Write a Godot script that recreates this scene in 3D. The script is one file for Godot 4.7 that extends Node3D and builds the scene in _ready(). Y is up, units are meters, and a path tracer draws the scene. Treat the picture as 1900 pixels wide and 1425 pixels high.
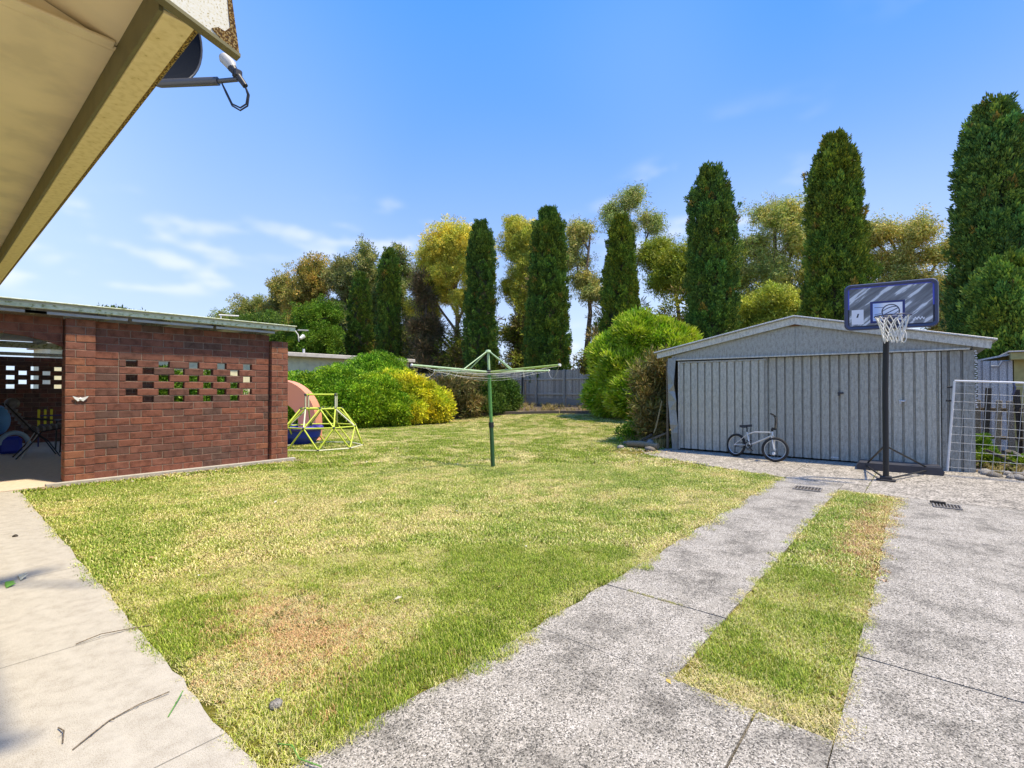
extends Node3D
# A back yard: lawn, concrete drive, brick patio wall, tin garage, cypress row. World axes follow the yard:
# -Z runs along the drive towards the garage, -X along the house. Units are metres.

var M := {}
var names := {}
var rng := RandomNumberGenerator.new()
var nz := FastNoiseLite.new()
var nz2 := FastNoiseLite.new()


# ---------------------------------------------------------------- mesh building
class MB:
	var v := PackedVector3Array()
	var n := PackedVector3Array()
	var c := PackedColorArray()
	var uv := PackedVector2Array()
	var col := Color(1, 1, 1)

	func tri(a: Vector3, b: Vector3, d: Vector3) -> void:
		var nn := (b - a).cross(d - a).normalized()
		v.append(a); v.append(d); v.append(b)
		for i in 3:
			n.append(nn); c.append(col); uv.append(Vector2.ZERO)

	func quad(a: Vector3, b: Vector3, d: Vector3, e: Vector3) -> void:
		tri(a, b, d)
		tri(a, d, e)

	func quad_uv(a: Vector3, b: Vector3, d: Vector3, e: Vector3) -> void:
		var nn := (b - a).cross(d - a).normalized()
		var p := [a, d, b, a, e, d]
		var t := [Vector2(0, 1), Vector2(1, 0), Vector2(1, 1), Vector2(0, 1), Vector2(0, 0), Vector2(1, 0)]
		for i in 6:
			v.append(p[i]); n.append(nn); c.append(col); uv.append(t[i])

	func stri(a: Vector3, na: Vector3, b: Vector3, nb: Vector3, d: Vector3, nd: Vector3) -> void:
		v.append(a); v.append(d); v.append(b)
		n.append(na); n.append(nd); n.append(nb)
		for i in 3:
			c.append(col); uv.append(Vector2.ZERO)

	# box with chamfered edges; x is its transform, s its full size
	func box(x: Transform3D, s: Vector3, ch := 0.0) -> void:
		var h := s * 0.5
		var k := minf(ch, minf(h.x, minf(h.y, h.z)) * 0.9)
		if k <= 0.0:
			var p := []
			for i in 8:
				p.append(x * Vector3(h.x * (1 if i & 1 else -1), h.y * (1 if i & 2 else -1), h.z * (1 if i & 4 else -1)))
			quad(p[4], p[5], p[7], p[6]); quad(p[1], p[0], p[2], p[3])
			quad(p[5], p[1], p[3], p[7]); quad(p[0], p[4], p[6], p[2])
			quad(p[6], p[7], p[3], p[2]); quad(p[0], p[1], p[5], p[4])
			return
		var px := {}
		for sx in [-1, 1]:
			for sy in [-1, 1]:
				for sz in [-1, 1]:
					px[Vector3i(sx, sy, sz)] = [x * Vector3(h.x * sx, (h.y - k) * sy, (h.z - k) * sz), x * Vector3((h.x - k) * sx, h.y * sy, (h.z - k) * sz), x * Vector3((h.x - k) * sx, (h.y - k) * sy, h.z * sz)]
		for sg in [-1, 1]:
			var a: Vector3 = px[Vector3i(sg, -1, -1)][0]; var b: Vector3 = px[Vector3i(sg, 1, -1)][0]; var d: Vector3 = px[Vector3i(sg, 1, 1)][0]; var e: Vector3 = px[Vector3i(sg, -1, 1)][0]
			oq(a, b, d, e, x.basis.x * sg)
			a = px[Vector3i(-1, sg, -1)][1]; b = px[Vector3i(1, sg, -1)][1]; d = px[Vector3i(1, sg, 1)][1]; e = px[Vector3i(-1, sg, 1)][1]
			oq(a, b, d, e, x.basis.y * sg)
			a = px[Vector3i(-1, -1, sg)][2]; b = px[Vector3i(1, -1, sg)][2]; d = px[Vector3i(1, 1, sg)][2]; e = px[Vector3i(-1, 1, sg)][2]
			oq(a, b, d, e, x.basis.z * sg)
		for s1 in [-1, 1]:
			for s2 in [-1, 1]:
				oq(px[Vector3i(s1, s2, -1)][0], px[Vector3i(s1, s2, 1)][0], px[Vector3i(s1, s2, 1)][1], px[Vector3i(s1, s2, -1)][1], x.basis * Vector3(s1, s2, 0))
				oq(px[Vector3i(s1, -1, s2)][0], px[Vector3i(s1, 1, s2)][0], px[Vector3i(s1, 1, s2)][2], px[Vector3i(s1, -1, s2)][2], x.basis * Vector3(s1, 0, s2))
				oq(px[Vector3i(-1, s1, s2)][1], px[Vector3i(1, s1, s2)][1], px[Vector3i(1, s1, s2)][2], px[Vector3i(-1, s1, s2)][2], x.basis * Vector3(0, s1, s2))
				for s3 in [-1, 1]:
					var q: Array = px[Vector3i(s1, s2, s3)]
					ot(q[0], q[1], q[2], x.basis * Vector3(s1, s2, s3))

	func ot(a: Vector3, b: Vector3, d: Vector3, out: Vector3) -> void:
		if (b - a).cross(d - a).dot(out) < 0.0: tri(a, d, b)
		else: tri(a, b, d)

	func oq(a: Vector3, b: Vector3, d: Vector3, e: Vector3, out: Vector3) -> void:
		if (b - a).cross(d - a).dot(out) < 0.0: quad(a, e, d, b)
		else: quad(a, b, d, e)

	func bx(cx: float, cy: float, cz: float, sx: float, sy: float, sz: float, ch := 0.0) -> void:
		box(Transform3D(Basis.IDENTITY, Vector3(cx, cy, cz)), Vector3(sx, sy, sz), ch)

	# bar of rectangular section between two points
	func bar(a: Vector3, b: Vector3, w: float, h: float, ch := 0.0, up := Vector3.UP) -> void:
		var z := (b - a).normalized()
		if absf(z.dot(up)) > 0.98: up = Vector3.RIGHT
		var x := up.cross(z).normalized()
		box(Transform3D(Basis(x, z.cross(x), z), (a + b) * 0.5), Vector3(w, h, (b - a).length()), ch)

	# round tube along points; rad is a number or one radius per point
	func tube(p: Array, rad, sides := 8, caps := true, closed := false) -> void:
		var m := p.size()
		var rings := []
		var outs := []
		var side := Vector3.ZERO
		for i in m:
			var t: Vector3
			if closed: t = (p[(i + 1) % m] - p[(i - 1 + m) % m]).normalized()
			else: t = (p[mini(i + 1, m - 1)] - p[maxi(i - 1, 0)]).normalized()
			if side == Vector3.ZERO:
				side = t.cross(Vector3.UP if absf(t.y) < 0.9 else Vector3.RIGHT).normalized()
			else:
				side = (side - t * side.dot(t)).normalized()
			var other := t.cross(side)
			var r: float = rad[i] if rad is Array else rad
			var ring := PackedVector3Array()
			var o := PackedVector3Array()
			for k in sides:
				var an := TAU * k / sides
				var d := side * cos(an) + other * sin(an)
				o.append(d); ring.append(p[i] + d * r)
			rings.append(ring); outs.append(o)
		for i in (m if closed else m - 1):
			var j := (i + 1) % m
			for k in sides:
				var l := (k + 1) % sides
				stri(rings[i][k], outs[i][k], rings[i][l], outs[i][l], rings[j][l], outs[j][l])
				stri(rings[i][k], outs[i][k], rings[j][l], outs[j][l], rings[j][k], outs[j][k])
		if caps and not closed:
			var d0: Vector3 = (p[0] - p[1]).normalized()
			var d1: Vector3 = (p[m - 1] - p[m - 2]).normalized()
			for k in sides:
				var l := (k + 1) % sides
				ot(p[0], rings[0][k], rings[0][l], d0)
				ot(p[m - 1], rings[m - 1][k], rings[m - 1][l], d1)

	# profile (radius, height) turned round an axis
	func lathe(x: Transform3D, prof: Array, sides := 16) -> void:
		for i in prof.size() - 1:
			var a: Vector2 = prof[i]
			var b: Vector2 = prof[i + 1]
			var e := b - a
			var nn := Vector2(e.y, -e.x).normalized()
			for k in sides:
				var a0 := TAU * k / sides
				var a1 := TAU * (k + 1) / sides
				var c0 := Vector3(cos(a0), 0, sin(a0))
				var c1 := Vector3(cos(a1), 0, sin(a1))
				var n0 := x.basis * (c0 * nn.x + Vector3.UP * nn.y)
				var n1 := x.basis * (c1 * nn.x + Vector3.UP * nn.y)
				var p00 := x * (c0 * a.x + Vector3.UP * a.y)
				var p01 := x * (c1 * a.x + Vector3.UP * a.y)
				var p10 := x * (c0 * b.x + Vector3.UP * b.y)
				var p11 := x * (c1 * b.x + Vector3.UP * b.y)
				stri(p00, n0, p10, n0, p11, n1)
				stri(p00, n0, p11, n1, p01, n1)

	# polygon in the xy plane of t, extruded by depth along its +z
	func prism(poly: PackedVector2Array, depth: float, t: Transform3D) -> void:
		if Geometry2D.is_polygon_clockwise(poly):
			poly = poly.duplicate(); poly.reverse()
		var ix := Geometry2D.triangulate_polygon(poly)
		for i in range(0, ix.size(), 3):
			var a := poly[ix[i]]; var b := poly[ix[i + 1]]; var d := poly[ix[i + 2]]
			ot(t * Vector3(a.x, a.y, depth), t * Vector3(b.x, b.y, depth), t * Vector3(d.x, d.y, depth), t.basis.z)
			ot(t * Vector3(a.x, a.y, 0), t * Vector3(b.x, b.y, 0), t * Vector3(d.x, d.y, 0), -t.basis.z)
		for i in poly.size():
			var a := poly[i]; var b := poly[(i + 1) % poly.size()]
			var e := b - a
			oq(t * Vector3(a.x, a.y, 0), t * Vector3(b.x, b.y, 0), t * Vector3(b.x, b.y, depth), t * Vector3(a.x, a.y, depth), t.basis * Vector3(e.y, -e.x, 0))

	# lumpy closed ball
	func blob(ce: Vector3, r: Vector3, noise: FastNoiseLite, amp: float, rows := 8, cols := 12, fr := 1.0) -> void:
		var pt := func(i: int, k: int) -> Vector3:
			var th := PI * i / rows
			var ph := TAU * (k % cols) / cols
			var d := Vector3(sin(th) * cos(ph), cos(th), sin(th) * sin(ph))
			return ce + d * r * (1.0 + amp * noise.get_noise_3dv((ce + d * r) * fr))
		for i in rows:
			for k in cols:
				var a: Vector3 = pt.call(i, k); var b: Vector3 = pt.call(i, k + 1); var d: Vector3 = pt.call(i + 1, k + 1); var e: Vector3 = pt.call(i + 1, k)
				var na := ((a - ce) / r).normalized(); var nb := ((b - ce) / r).normalized(); var nd := ((d - ce) / r).normalized(); var ne := ((e - ce) / r).normalized()
				if i > 0: stri(a, na, b, nb, d, nd)
				if i < rows - 1: stri(a, na, d, nd, e, ne)

	func mesh() -> ArrayMesh:
		var a := []
		a.resize(Mesh.ARRAY_MAX)
		a[Mesh.ARRAY_VERTEX] = v
		a[Mesh.ARRAY_NORMAL] = n
		a[Mesh.ARRAY_COLOR] = c
		a[Mesh.ARRAY_TEX_UV] = uv
		var m := ArrayMesh.new()
		m.add_surface_from_arrays(Mesh.PRIMITIVE_TRIANGLES, a)
		return m


# ---------------------------------------------------------------- scene helpers
func numbered(s: String) -> String:
	names[s] = names.get(s, -1) + 1
	return s if names[s] == 0 else "%s_%03d" % [s, names[s]]


func tag(o: Node, label: String, category: String, group := "", kind := "") -> void:
	if label: o.set_meta("label", label)
	if category: o.set_meta("category", category)
	if group: o.set_meta("group", group)
	if kind: o.set_meta("kind", kind)


func thing(called: String, label: String, category: String, at := Vector3.ZERO, turn := 0.0, group := "") -> Node3D:
	var o := Node3D.new()
	o.name = numbered(called)
	add_child(o)
	o.position = at
	o.rotation.y = turn
	tag(o, label, category, group)
	return o


func put(called: String, mesh: Mesh, mat: Material, parent: Node, at := Transform3D.IDENTITY) -> MeshInstance3D:
	var o := MeshInstance3D.new()
	o.name = called if parent != self else numbered(called)
	o.mesh = mesh
	o.material_override = mat
	o.transform = at
	parent.add_child(o, true)
	return o


func part(called: String, mb: MB, mat: Material, parent: Node) -> MeshInstance3D:
	return put(called, mb.mesh(), mat, parent)


func single(called: String, mb: MB, mat: Material, label: String, category: String, group := "") -> MeshInstance3D:
	var o := put(called, mb.mesh(), mat, self)
	tag(o, label, category, group)
	return o


func struct(called: String, mb: MB, mat: Material, label := "") -> MeshInstance3D:
	var o := put(called, mb.mesh(), mat, self)
	tag(o, label, "", "", "structure")
	return o


func lin(r: float, g: float, b: float, a := 1.0) -> Color:
	var k := Color(r, g, b).linear_to_srgb()
	k.a = a
	return k


func ntex(size: int, freq: float, kind: int, cols: Array, offs: Array, sd := 1, oct := 4, cell := -1, gain := 0.5) -> NoiseTexture2D:
	var f := FastNoiseLite.new()
	f.seed = sd
	f.noise_type = kind
	f.frequency = freq
	f.fractal_octaves = oct
	f.fractal_gain = gain
	if oct <= 1: f.fractal_type = FastNoiseLite.FRACTAL_NONE
	if cell >= 0: f.cellular_return_type = cell
	var t := NoiseTexture2D.new()
	t.width = size
	t.height = size
	t.seamless = true
	t.seamless_blend_skirt = 0.12
	t.noise = f
	if cols.size():
		var g := Gradient.new()
		g.offsets = PackedFloat32Array(offs)
		g.colors = PackedColorArray(cols)
		t.color_ramp = g
	return t


func gr(x: float) -> Color:
	return Color(x, x, x)


func mat(called: String, col: Color, rough := 0.8, metal := 0.0, tex: Texture2D = null, scale := 1.0, bump: Texture2D = null, bump_cm := 0.0, world := true) -> StandardMaterial3D:
	var m := StandardMaterial3D.new()
	m.resource_name = called
	m.albedo_color = col
	m.roughness = rough
	m.metallic = metal
	m.albedo_texture = tex
	if bump:
		m.heightmap_enabled = true
		m.heightmap_texture = bump
		m.heightmap_scale = bump_cm
	if tex or bump:
		m.uv1_triplanar = true
		m.uv1_world_triplanar = world
		m.uv1_scale = Vector3.ONE * scale
	M[called] = m
	return m


func overlay(m: StandardMaterial3D, tex: Texture2D, scale: float, mode := BaseMaterial3D.BLEND_MODE_MUL, stretch := 1.0) -> void:
	m.detail_enabled = true
	m.detail_albedo = tex
	m.detail_blend_mode = mode
	m.detail_uv_layer = BaseMaterial3D.DETAIL_UV_2
	m.uv2_triplanar = true
	m.uv2_world_triplanar = true
	m.uv2_scale = Vector3(scale, scale * stretch, scale)


func ss(a: float, b: float, x: float) -> float:
	return smoothstep(a, b, x)


# the yard rises a little towards the back fence, left of the garage
func ground_y(x: float, z: float) -> float:
	var k := 1.0 - ss(-7.0, -4.0, x)
	return k * (0.36 * ss(-13.5, -20.0, z) + 0.26 * ss(-20.0, -21.6, z))


func bump3(x: float, z: float, cx: float, cz: float, rx: float, rz: float) -> float:
	var a := (x - cx) / rx
	var b := (z - cz) / rz
	return exp(-(a * a + b * b))


# ---------------------------------------------------------------- materials
func make_materials() -> void:
	var fine := ntex(512, 0.06, FastNoiseLite.TYPE_SIMPLEX, [gr(0.72), gr(1.0)], [0.2, 0.8], 3, 5)
	var grit := ntex(512, 0.2, FastNoiseLite.TYPE_SIMPLEX, [gr(0.0), gr(1.0)], [0.0, 1.0], 4, 3)
	var blot := ntex(512, 0.012, FastNoiseLite.TYPE_SIMPLEX, [gr(0.92), gr(0.97), gr(1.0)], [0.2, 0.45, 0.8], 5, 5)
	# washed aggregate concrete of the drive: pale and dark pebbles, then old stains
	var agg := ntex(1024, 0.13, FastNoiseLite.TYPE_CELLULAR, [Color(0.34, 0.34, 0.335), Color(0.60, 0.60, 0.59), Color(0.77, 0.77, 0.76), Color(0.85, 0.85, 0.84), Color(1, 1, 1)], [0.0, 0.22, 0.5, 0.8, 1.0], 7, 1, FastNoiseLite.RETURN_CELL_VALUE)
	var aggh := ntex(1024, 0.13, FastNoiseLite.TYPE_CELLULAR, [gr(1.0), gr(0.0)], [0.0, 0.75], 7, 1, FastNoiseLite.RETURN_DISTANCE)
	var stain := ntex(1024, 0.011, FastNoiseLite.TYPE_SIMPLEX, [Color(0.74, 0.73, 0.72), Color(0.87, 0.865, 0.855), Color(0.94, 0.93, 0.92), Color(1, 0.995, 0.99)], [0.20, 0.38, 0.50, 0.72], 11, 9, -1, 0.78)
	var m := mat("aggregate", lin(0.74, 0.695, 0.63), 0.9, 0.0, agg, 1.25, aggh, 0.35)
	overlay(m, stain, 0.13)
	m = mat("pad_concrete", lin(0.70, 0.645, 0.57), 0.9, 0.0, agg, 0.45, aggh, 0.25)
	overlay(m, stain, 0.21)
	var smooth := ntex(1024, 0.02, FastNoiseLite.TYPE_SIMPLEX, [Color(0.91, 0.90, 0.885), Color(0.965, 0.96, 0.95), Color(1, 0.995, 0.985)], [0.2, 0.5, 0.85], 21, 8, -1, 0.72)
	m = mat("path_concrete", lin(0.51, 0.485, 0.435), 0.88, 0.0, smooth, 0.30, grit, 0.06)
	overlay(m, ntex(1024, 0.18, FastNoiseLite.TYPE_SIMPLEX, [Color(0.70, 0.66, 0.60), Color(0.96, 0.955, 0.95), gr(1.0)], [0.08, 0.3, 0.7], 23, 2), 0.8)
	m = mat("patio_concrete", lin(0.68, 0.57, 0.45), 0.75, 0.0, smooth, 0.35, grit, 0.05)
	mat("joint", lin(0.10, 0.085, 0.07), 0.95)
	# earth and thatch under the grass
	m = mat("thatch", lin(0.52, 0.49, 0.22), 0.95, 0.0, ntex(1024, 0.15, FastNoiseLite.TYPE_SIMPLEX, [Color(0.40, 0.39, 0.18), Color(0.60, 0.58, 0.30), Color(0.78, 0.73, 0.46), Color(0.92, 0.86, 0.60)], [0.15, 0.4, 0.62, 0.9], 31, 3), 1.1, grit, 0.8)
	overlay(m, ntex(512, 0.02, FastNoiseLite.TYPE_SIMPLEX, [Color(0.62, 0.72, 0.40), Color(0.86, 0.90, 0.66), gr(1.0)], [0.25, 0.5, 0.75], 33, 4), 0.12)
	mat("earth", lin(0.20, 0.15, 0.095), 0.95, 0.0, ntex(512, 0.05, FastNoiseLite.TYPE_SIMPLEX, [gr(0.5), gr(0.8), gr(1.0)], [0.2, 0.5, 0.8], 35, 5), 0.5, grit, 0.8)
	# grass and leaves: colour comes from each blade or leaf
	for a in [["grass_blade", 0.55, 0.40], ["leaf", 0.5, 0.55], ["conifer", 0.6, 0.42]]:
		m = mat(a[0], Color.WHITE, a[1])
		m.vertex_color_use_as_albedo = true
		m.backlight_enabled = true
		m.backlight = Color(1, 1, 0.75) * a[2]
		m.metallic_specular = 0.3
	mat("bark", lin(0.20, 0.155, 0.11), 0.95, 0.0, ntex(256, 0.03, FastNoiseLite.TYPE_SIMPLEX, [gr(0.45), gr(0.8), gr(1.0)], [0.2, 0.5, 0.8], 41, 5), 1.4, grit, 1.2)
	mat("pale_bark", lin(0.36, 0.29, 0.22), 0.9, 0.0, ntex(256, 0.02, FastNoiseLite.TYPE_SIMPLEX, [Color(0.5, 0.42, 0.36), Color(0.85, 0.8, 0.74), gr(1.0)], [0.25, 0.5, 0.8], 42, 5), 1.0, grit, 0.8)
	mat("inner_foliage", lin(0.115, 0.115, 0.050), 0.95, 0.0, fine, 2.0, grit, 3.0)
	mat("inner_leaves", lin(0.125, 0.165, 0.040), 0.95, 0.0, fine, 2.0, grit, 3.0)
	# bricks: several fired tones, each with its own speckle
	var speck := ntex(512, 0.11, FastNoiseLite.TYPE_SIMPLEX, [Color(0.62, 0.57, 0.55), Color(0.88, 0.86, 0.84), Color(1, 0.97, 0.95)], [0.2, 0.45, 0.75], 51, 5, -1, 0.65)
	var tones := [[0.345, 0.142, 0.096], [0.32, 0.135, 0.094], [0.40, 0.160, 0.100], [0.285, 0.125, 0.092], [0.25, 0.122, 0.094], [0.45, 0.195, 0.112], [0.205, 0.120, 0.098], [0.36, 0.160, 0.115]]
	for i in tones.size():
		m = mat("brick%d" % i, lin(tones[i][0], tones[i][1], tones[i][2]), 0.9, 0.0, speck, 2.3, grit, 0.4)
		overlay(m, ntex(256, 0.02, FastNoiseLite.TYPE_SIMPLEX, [Color(0.80, 0.77, 0.75), Color(0.95, 0.93, 0.92), gr(1.0)], [0.22, 0.45, 0.75], 52, 6, -1, 0.65) if i == 0 else M.brick0.detail_albedo, 0.9)
	mat("mortar", lin(0.36, 0.26, 0.20), 0.95, 0.0, fine, 2.0, grit, 0.5)
	# paint and metal
	var lichen := ntex(512, 0.035, FastNoiseLite.TYPE_SIMPLEX, [Color(0.30, 0.25, 0.06), Color(0.62, 0.50, 0.16), Color(0.97, 0.95, 0.88), gr(1.0)], [0.05, 0.14, 0.22, 0.8], 61, 5)
	m = mat("cream_soffit", lin(0.93, 0.78, 0.46), 0.7, 0.0, blot, 0.35)
	m = mat("cream_paint", lin(0.86, 0.71, 0.33), 0.6, 0.0, ntex(512, 0.03, FastNoiseLite.TYPE_SIMPLEX, [Color(0.78, 0.74, 0.56), Color(0.95, 0.94, 0.90), gr(1.0)], [0.02, 0.14, 0.6], 62, 5), 1.3)
	mat("lichened_edge", lin(0.55, 0.44, 0.17), 0.85, 0.0, ntex(512, 0.06, FastNoiseLite.TYPE_SIMPLEX, [Color(0.22, 0.19, 0.07), Color(0.50, 0.42, 0.15), Color(0.95, 0.9, 0.7)], [0.25, 0.45, 0.62], 63, 5), 2.6)
	mat("olive_paint", lin(0.17, 0.15, 0.055), 0.6, 0.0, blot, 1.0)
	mat("barge_paint", lin(0.70, 0.70, 0.64), 0.6, 0.0, lichen, 4.5)
	mat("barge_end", lin(0.66, 0.52, 0.26), 0.9, 0.0, ntex(256, 0.05, FastNoiseLite.TYPE_SIMPLEX, [Color(0.36, 0.26, 0.05), Color(0.66, 0.50, 0.14), Color(0.80, 0.66, 0.25), Color(1, 1, 0.98)], [0.25, 0.42, 0.58, 0.68], 64, 5), 7.0, grit, 1.0)
	mat("green_fascia", lin(0.66, 0.71, 0.56), 0.55, 0.0, ntex(512, 0.03, FastNoiseLite.TYPE_SIMPLEX, [Color(0.62, 0.62, 0.46), Color(0.92, 0.93, 0.86), gr(1.0)], [0.12, 0.32, 0.7], 65, 6), 0.6)
	mat("old_metal", lin(0.36, 0.37, 0.37), 0.5, 0.3, blot, 0.9)
	mat("roof_metal", lin(0.50, 0.52, 0.46), 0.55, 0.2, blot, 0.5)
	# weathered galvanised sheet: mottled spangle and long stains
	var spangle := ntex(512, 0.09, FastNoiseLite.TYPE_CELLULAR, [gr(0.90), gr(0.95), gr(1.0)], [0.0, 0.5, 1.0], 71, 1, FastNoiseLite.RETURN_CELL_VALUE)
	for a in [["zinc", 0.475, 0.47, 0.415], ["zinc_pale", 0.56, 0.55, 0.48], ["zinc_dark", 0.44, 0.435, 0.385], ["zinc_blue", 0.37, 0.375, 0.345], ["barge_zinc", 0.69, 0.675, 0.60]]:
		m = mat(a[0], lin(a[1], a[2], a[3]), 0.55, 0.25, spangle, 1.6, grit, 0.03)
		overlay(m, ntex(512, 0.02, FastNoiseLite.TYPE_SIMPLEX, [Color(0.86, 0.85, 0.84), Color(0.95, 0.95, 0.95), gr(1.0)], [0.15, 0.42, 0.75], 72, 7, -1, 0.6) if a[0] == "zinc" else M.zinc.detail_albedo, 1.6, BaseMaterial3D.BLEND_MODE_MUL, 0.35)
	mat("white_metal", lin(0.74, 0.75, 0.76), 0.4, 0.0, fine, 1.0)
	mat("gate_pipe", lin(0.72, 0.72, 0.72), 0.35, 0.3)
	mat("wire", lin(0.52, 0.53, 0.53), 0.4, 0.5)
	mat("rust", lin(0.20, 0.09, 0.04), 0.9, 0.0, fine, 3.0)
	mat("black_plastic", lin(0.022, 0.022, 0.026), 0.45)
	mat("tank_plastic", lin(0.045, 0.046, 0.058), 0.5, 0.0, blot, 1.5)
	mat("black_paint", lin(0.014, 0.014, 0.015), 0.55, 0.0, fine, 2.0)
	mat("navy_plastic", lin(0.05, 0.06, 0.12), 0.4)
	mat("net_cord", lin(0.72, 0.71, 0.66), 0.9)
	mat("chrome", lin(0.55, 0.56, 0.57), 0.28, 0.9)
	mat("silver_paint", lin(0.60, 0.60, 0.59), 0.35, 0.35)
	mat("tyre", lin(0.016, 0.016, 0.017), 0.8)
	mat("rubber", lin(0.03, 0.03, 0.032), 0.7)
	mat("green_pole", lin(0.10, 0.27, 0.07), 0.45, 0.0, blot, 1.2)
	mat("dark_green_pole", lin(0.030, 0.10, 0.035), 0.45, 0.0, blot, 1.2)
	mat("pale_green", lin(0.42, 0.58, 0.33), 0.45, 0.0, blot, 1.2)
	mat("lime_arm", lin(0.42, 0.56, 0.12), 0.45, 0.0, blot, 1.2)
	mat("line_wire", lin(0.60, 0.58, 0.52), 0.5)
	mat("lime_bar", lin(0.55, 0.66, 0.06), 0.4)
	mat("cream_bar", lin(0.66, 0.66, 0.48), 0.4)
	mat("dark_joint", lin(0.04, 0.04, 0.05), 0.5)
	mat("orange_plastic", lin(0.80, 0.34, 0.20), 0.5)
	mat("blue_plastic", lin(0.025, 0.055, 0.50), 0.4)
	mat("violet_plastic", lin(0.09, 0.06, 0.42), 0.4)
	mat("sky_plastic", lin(0.10, 0.30, 0.62), 0.45)
	mat("pale_blue_plastic", lin(0.38, 0.55, 0.72), 0.45)
	mat("yellow_plastic", lin(0.90, 0.80, 0.03), 0.4)
	mat("purple_plastic", lin(0.07, 0.05, 0.16), 0.5)
	mat("grey_fabric", lin(0.30, 0.285, 0.29), 0.85, 0.0, fine, 4.0)
	mat("grey_box", lin(0.34, 0.35, 0.37), 0.6)
	mat("white_plastic", lin(0.78, 0.78, 0.76), 0.4)
	mat("dish_face", lin(0.010, 0.014, 0.024), 0.6)
	M.dish_face.metallic_specular = 0.15
	mat("dish_arm", lin(0.10, 0.10, 0.11), 0.35, 0.3)
	mat("lnb_cap", lin(0.42, 0.42, 0.42), 0.5)
	# timber
	var grain := ntex(512, 0.05, FastNoiseLite.TYPE_SIMPLEX, [gr(0.5), gr(0.82), gr(1.0)], [0.25, 0.5, 0.75], 81, 5)
	for a in [["paling0", 0.62, 0.54, 0.44], ["paling1", 0.54, 0.47, 0.385], ["paling2", 0.68, 0.595, 0.49], ["paling3", 0.45, 0.39, 0.32], ["old_timber", 0.30, 0.235, 0.16], ["dark_timber", 0.10, 0.085, 0.07], ["sleeper", 0.24, 0.185, 0.14], ["log", 0.42, 0.34, 0.22], ["stick", 0.52, 0.43, 0.22], ["post_timber", 0.52, 0.46, 0.38]]:
		mat(a[0], lin(a[1], a[2], a[3]), 0.92, 0.0, grain, 1.6, grit, 0.6)
	mat("stone", lin(0.36, 0.32, 0.27), 0.9, 0.0, grain, 2.5, grit, 0.8)
	mat("pale_stone", lin(0.50, 0.47, 0.43), 0.9, 0.0, grain, 2.5, grit, 0.8)
	mat("grate", lin(0.30, 0.28, 0.26), 0.7, 0.3, fine, 2.0)
	mat("cream_wall", lin(0.82, 0.76, 0.48), 0.85, 0.0, blot, 0.4)
	mat("yellow_wall", lin(0.50, 0.44, 0.17), 0.8, 0.0, blot, 0.5)
	mat("pale_roof", lin(0.58, 0.54, 0.50), 0.7, 0.0, blot, 0.3)
	mat("green_leaf", lin(0.12, 0.30, 0.05), 0.6)
	mat("dry_leaf", lin(0.55, 0.42, 0.10), 0.8)
	mat("pale_scrap", lin(0.62, 0.66, 0.62), 0.5)


# ---------------------------------------------------------------- camera, sky, sun
func make_view() -> void:
	var cam := Camera3D.new()
	cam.name = "camera"
	add_child(cam)
	cam.position = Vector3(0, 1.5, 0)
	cam.rotation = Vector3(deg_to_rad(0.59), deg_to_rad(39.9), 0)
	cam.fov = 75.5
	cam.near = 0.05
	cam.far = 900.0
	cam.current = true
	var sun := DirectionalLight3D.new()
	sun.name = "sun"
	add_child(sun)
	sun.look_at_from_position(Vector3(0.42, 1.0, -0.14), Vector3.ZERO)
	sun.light_energy = 1.5
	sun.light_angular_distance = 3.0
	sun.light_color = Color(1.0, 0.94, 0.82)
	sun.shadow_enabled = true
	var env := Environment.new()
	env.background_mode = Environment.BG_SKY
	var sky := Sky.new()
	var sm := PanoramaSkyMaterial.new()
	sm.panorama = ImageTexture.create_from_image(sky_image())
	sky.sky_material = sm
	env.sky = sky
	env.background_energy_multiplier = 0.86
	env.tonemap_mode = Environment.TONE_MAPPER_LINEAR
	env.tonemap_exposure = 1.42
	env.sdfgi_enabled = true
	env.ssao_enabled = true
	env.ssil_enabled = true
	var we := WorldEnvironment.new()
	we.name = "world"
	we.environment = env
	add_child(we)


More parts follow.
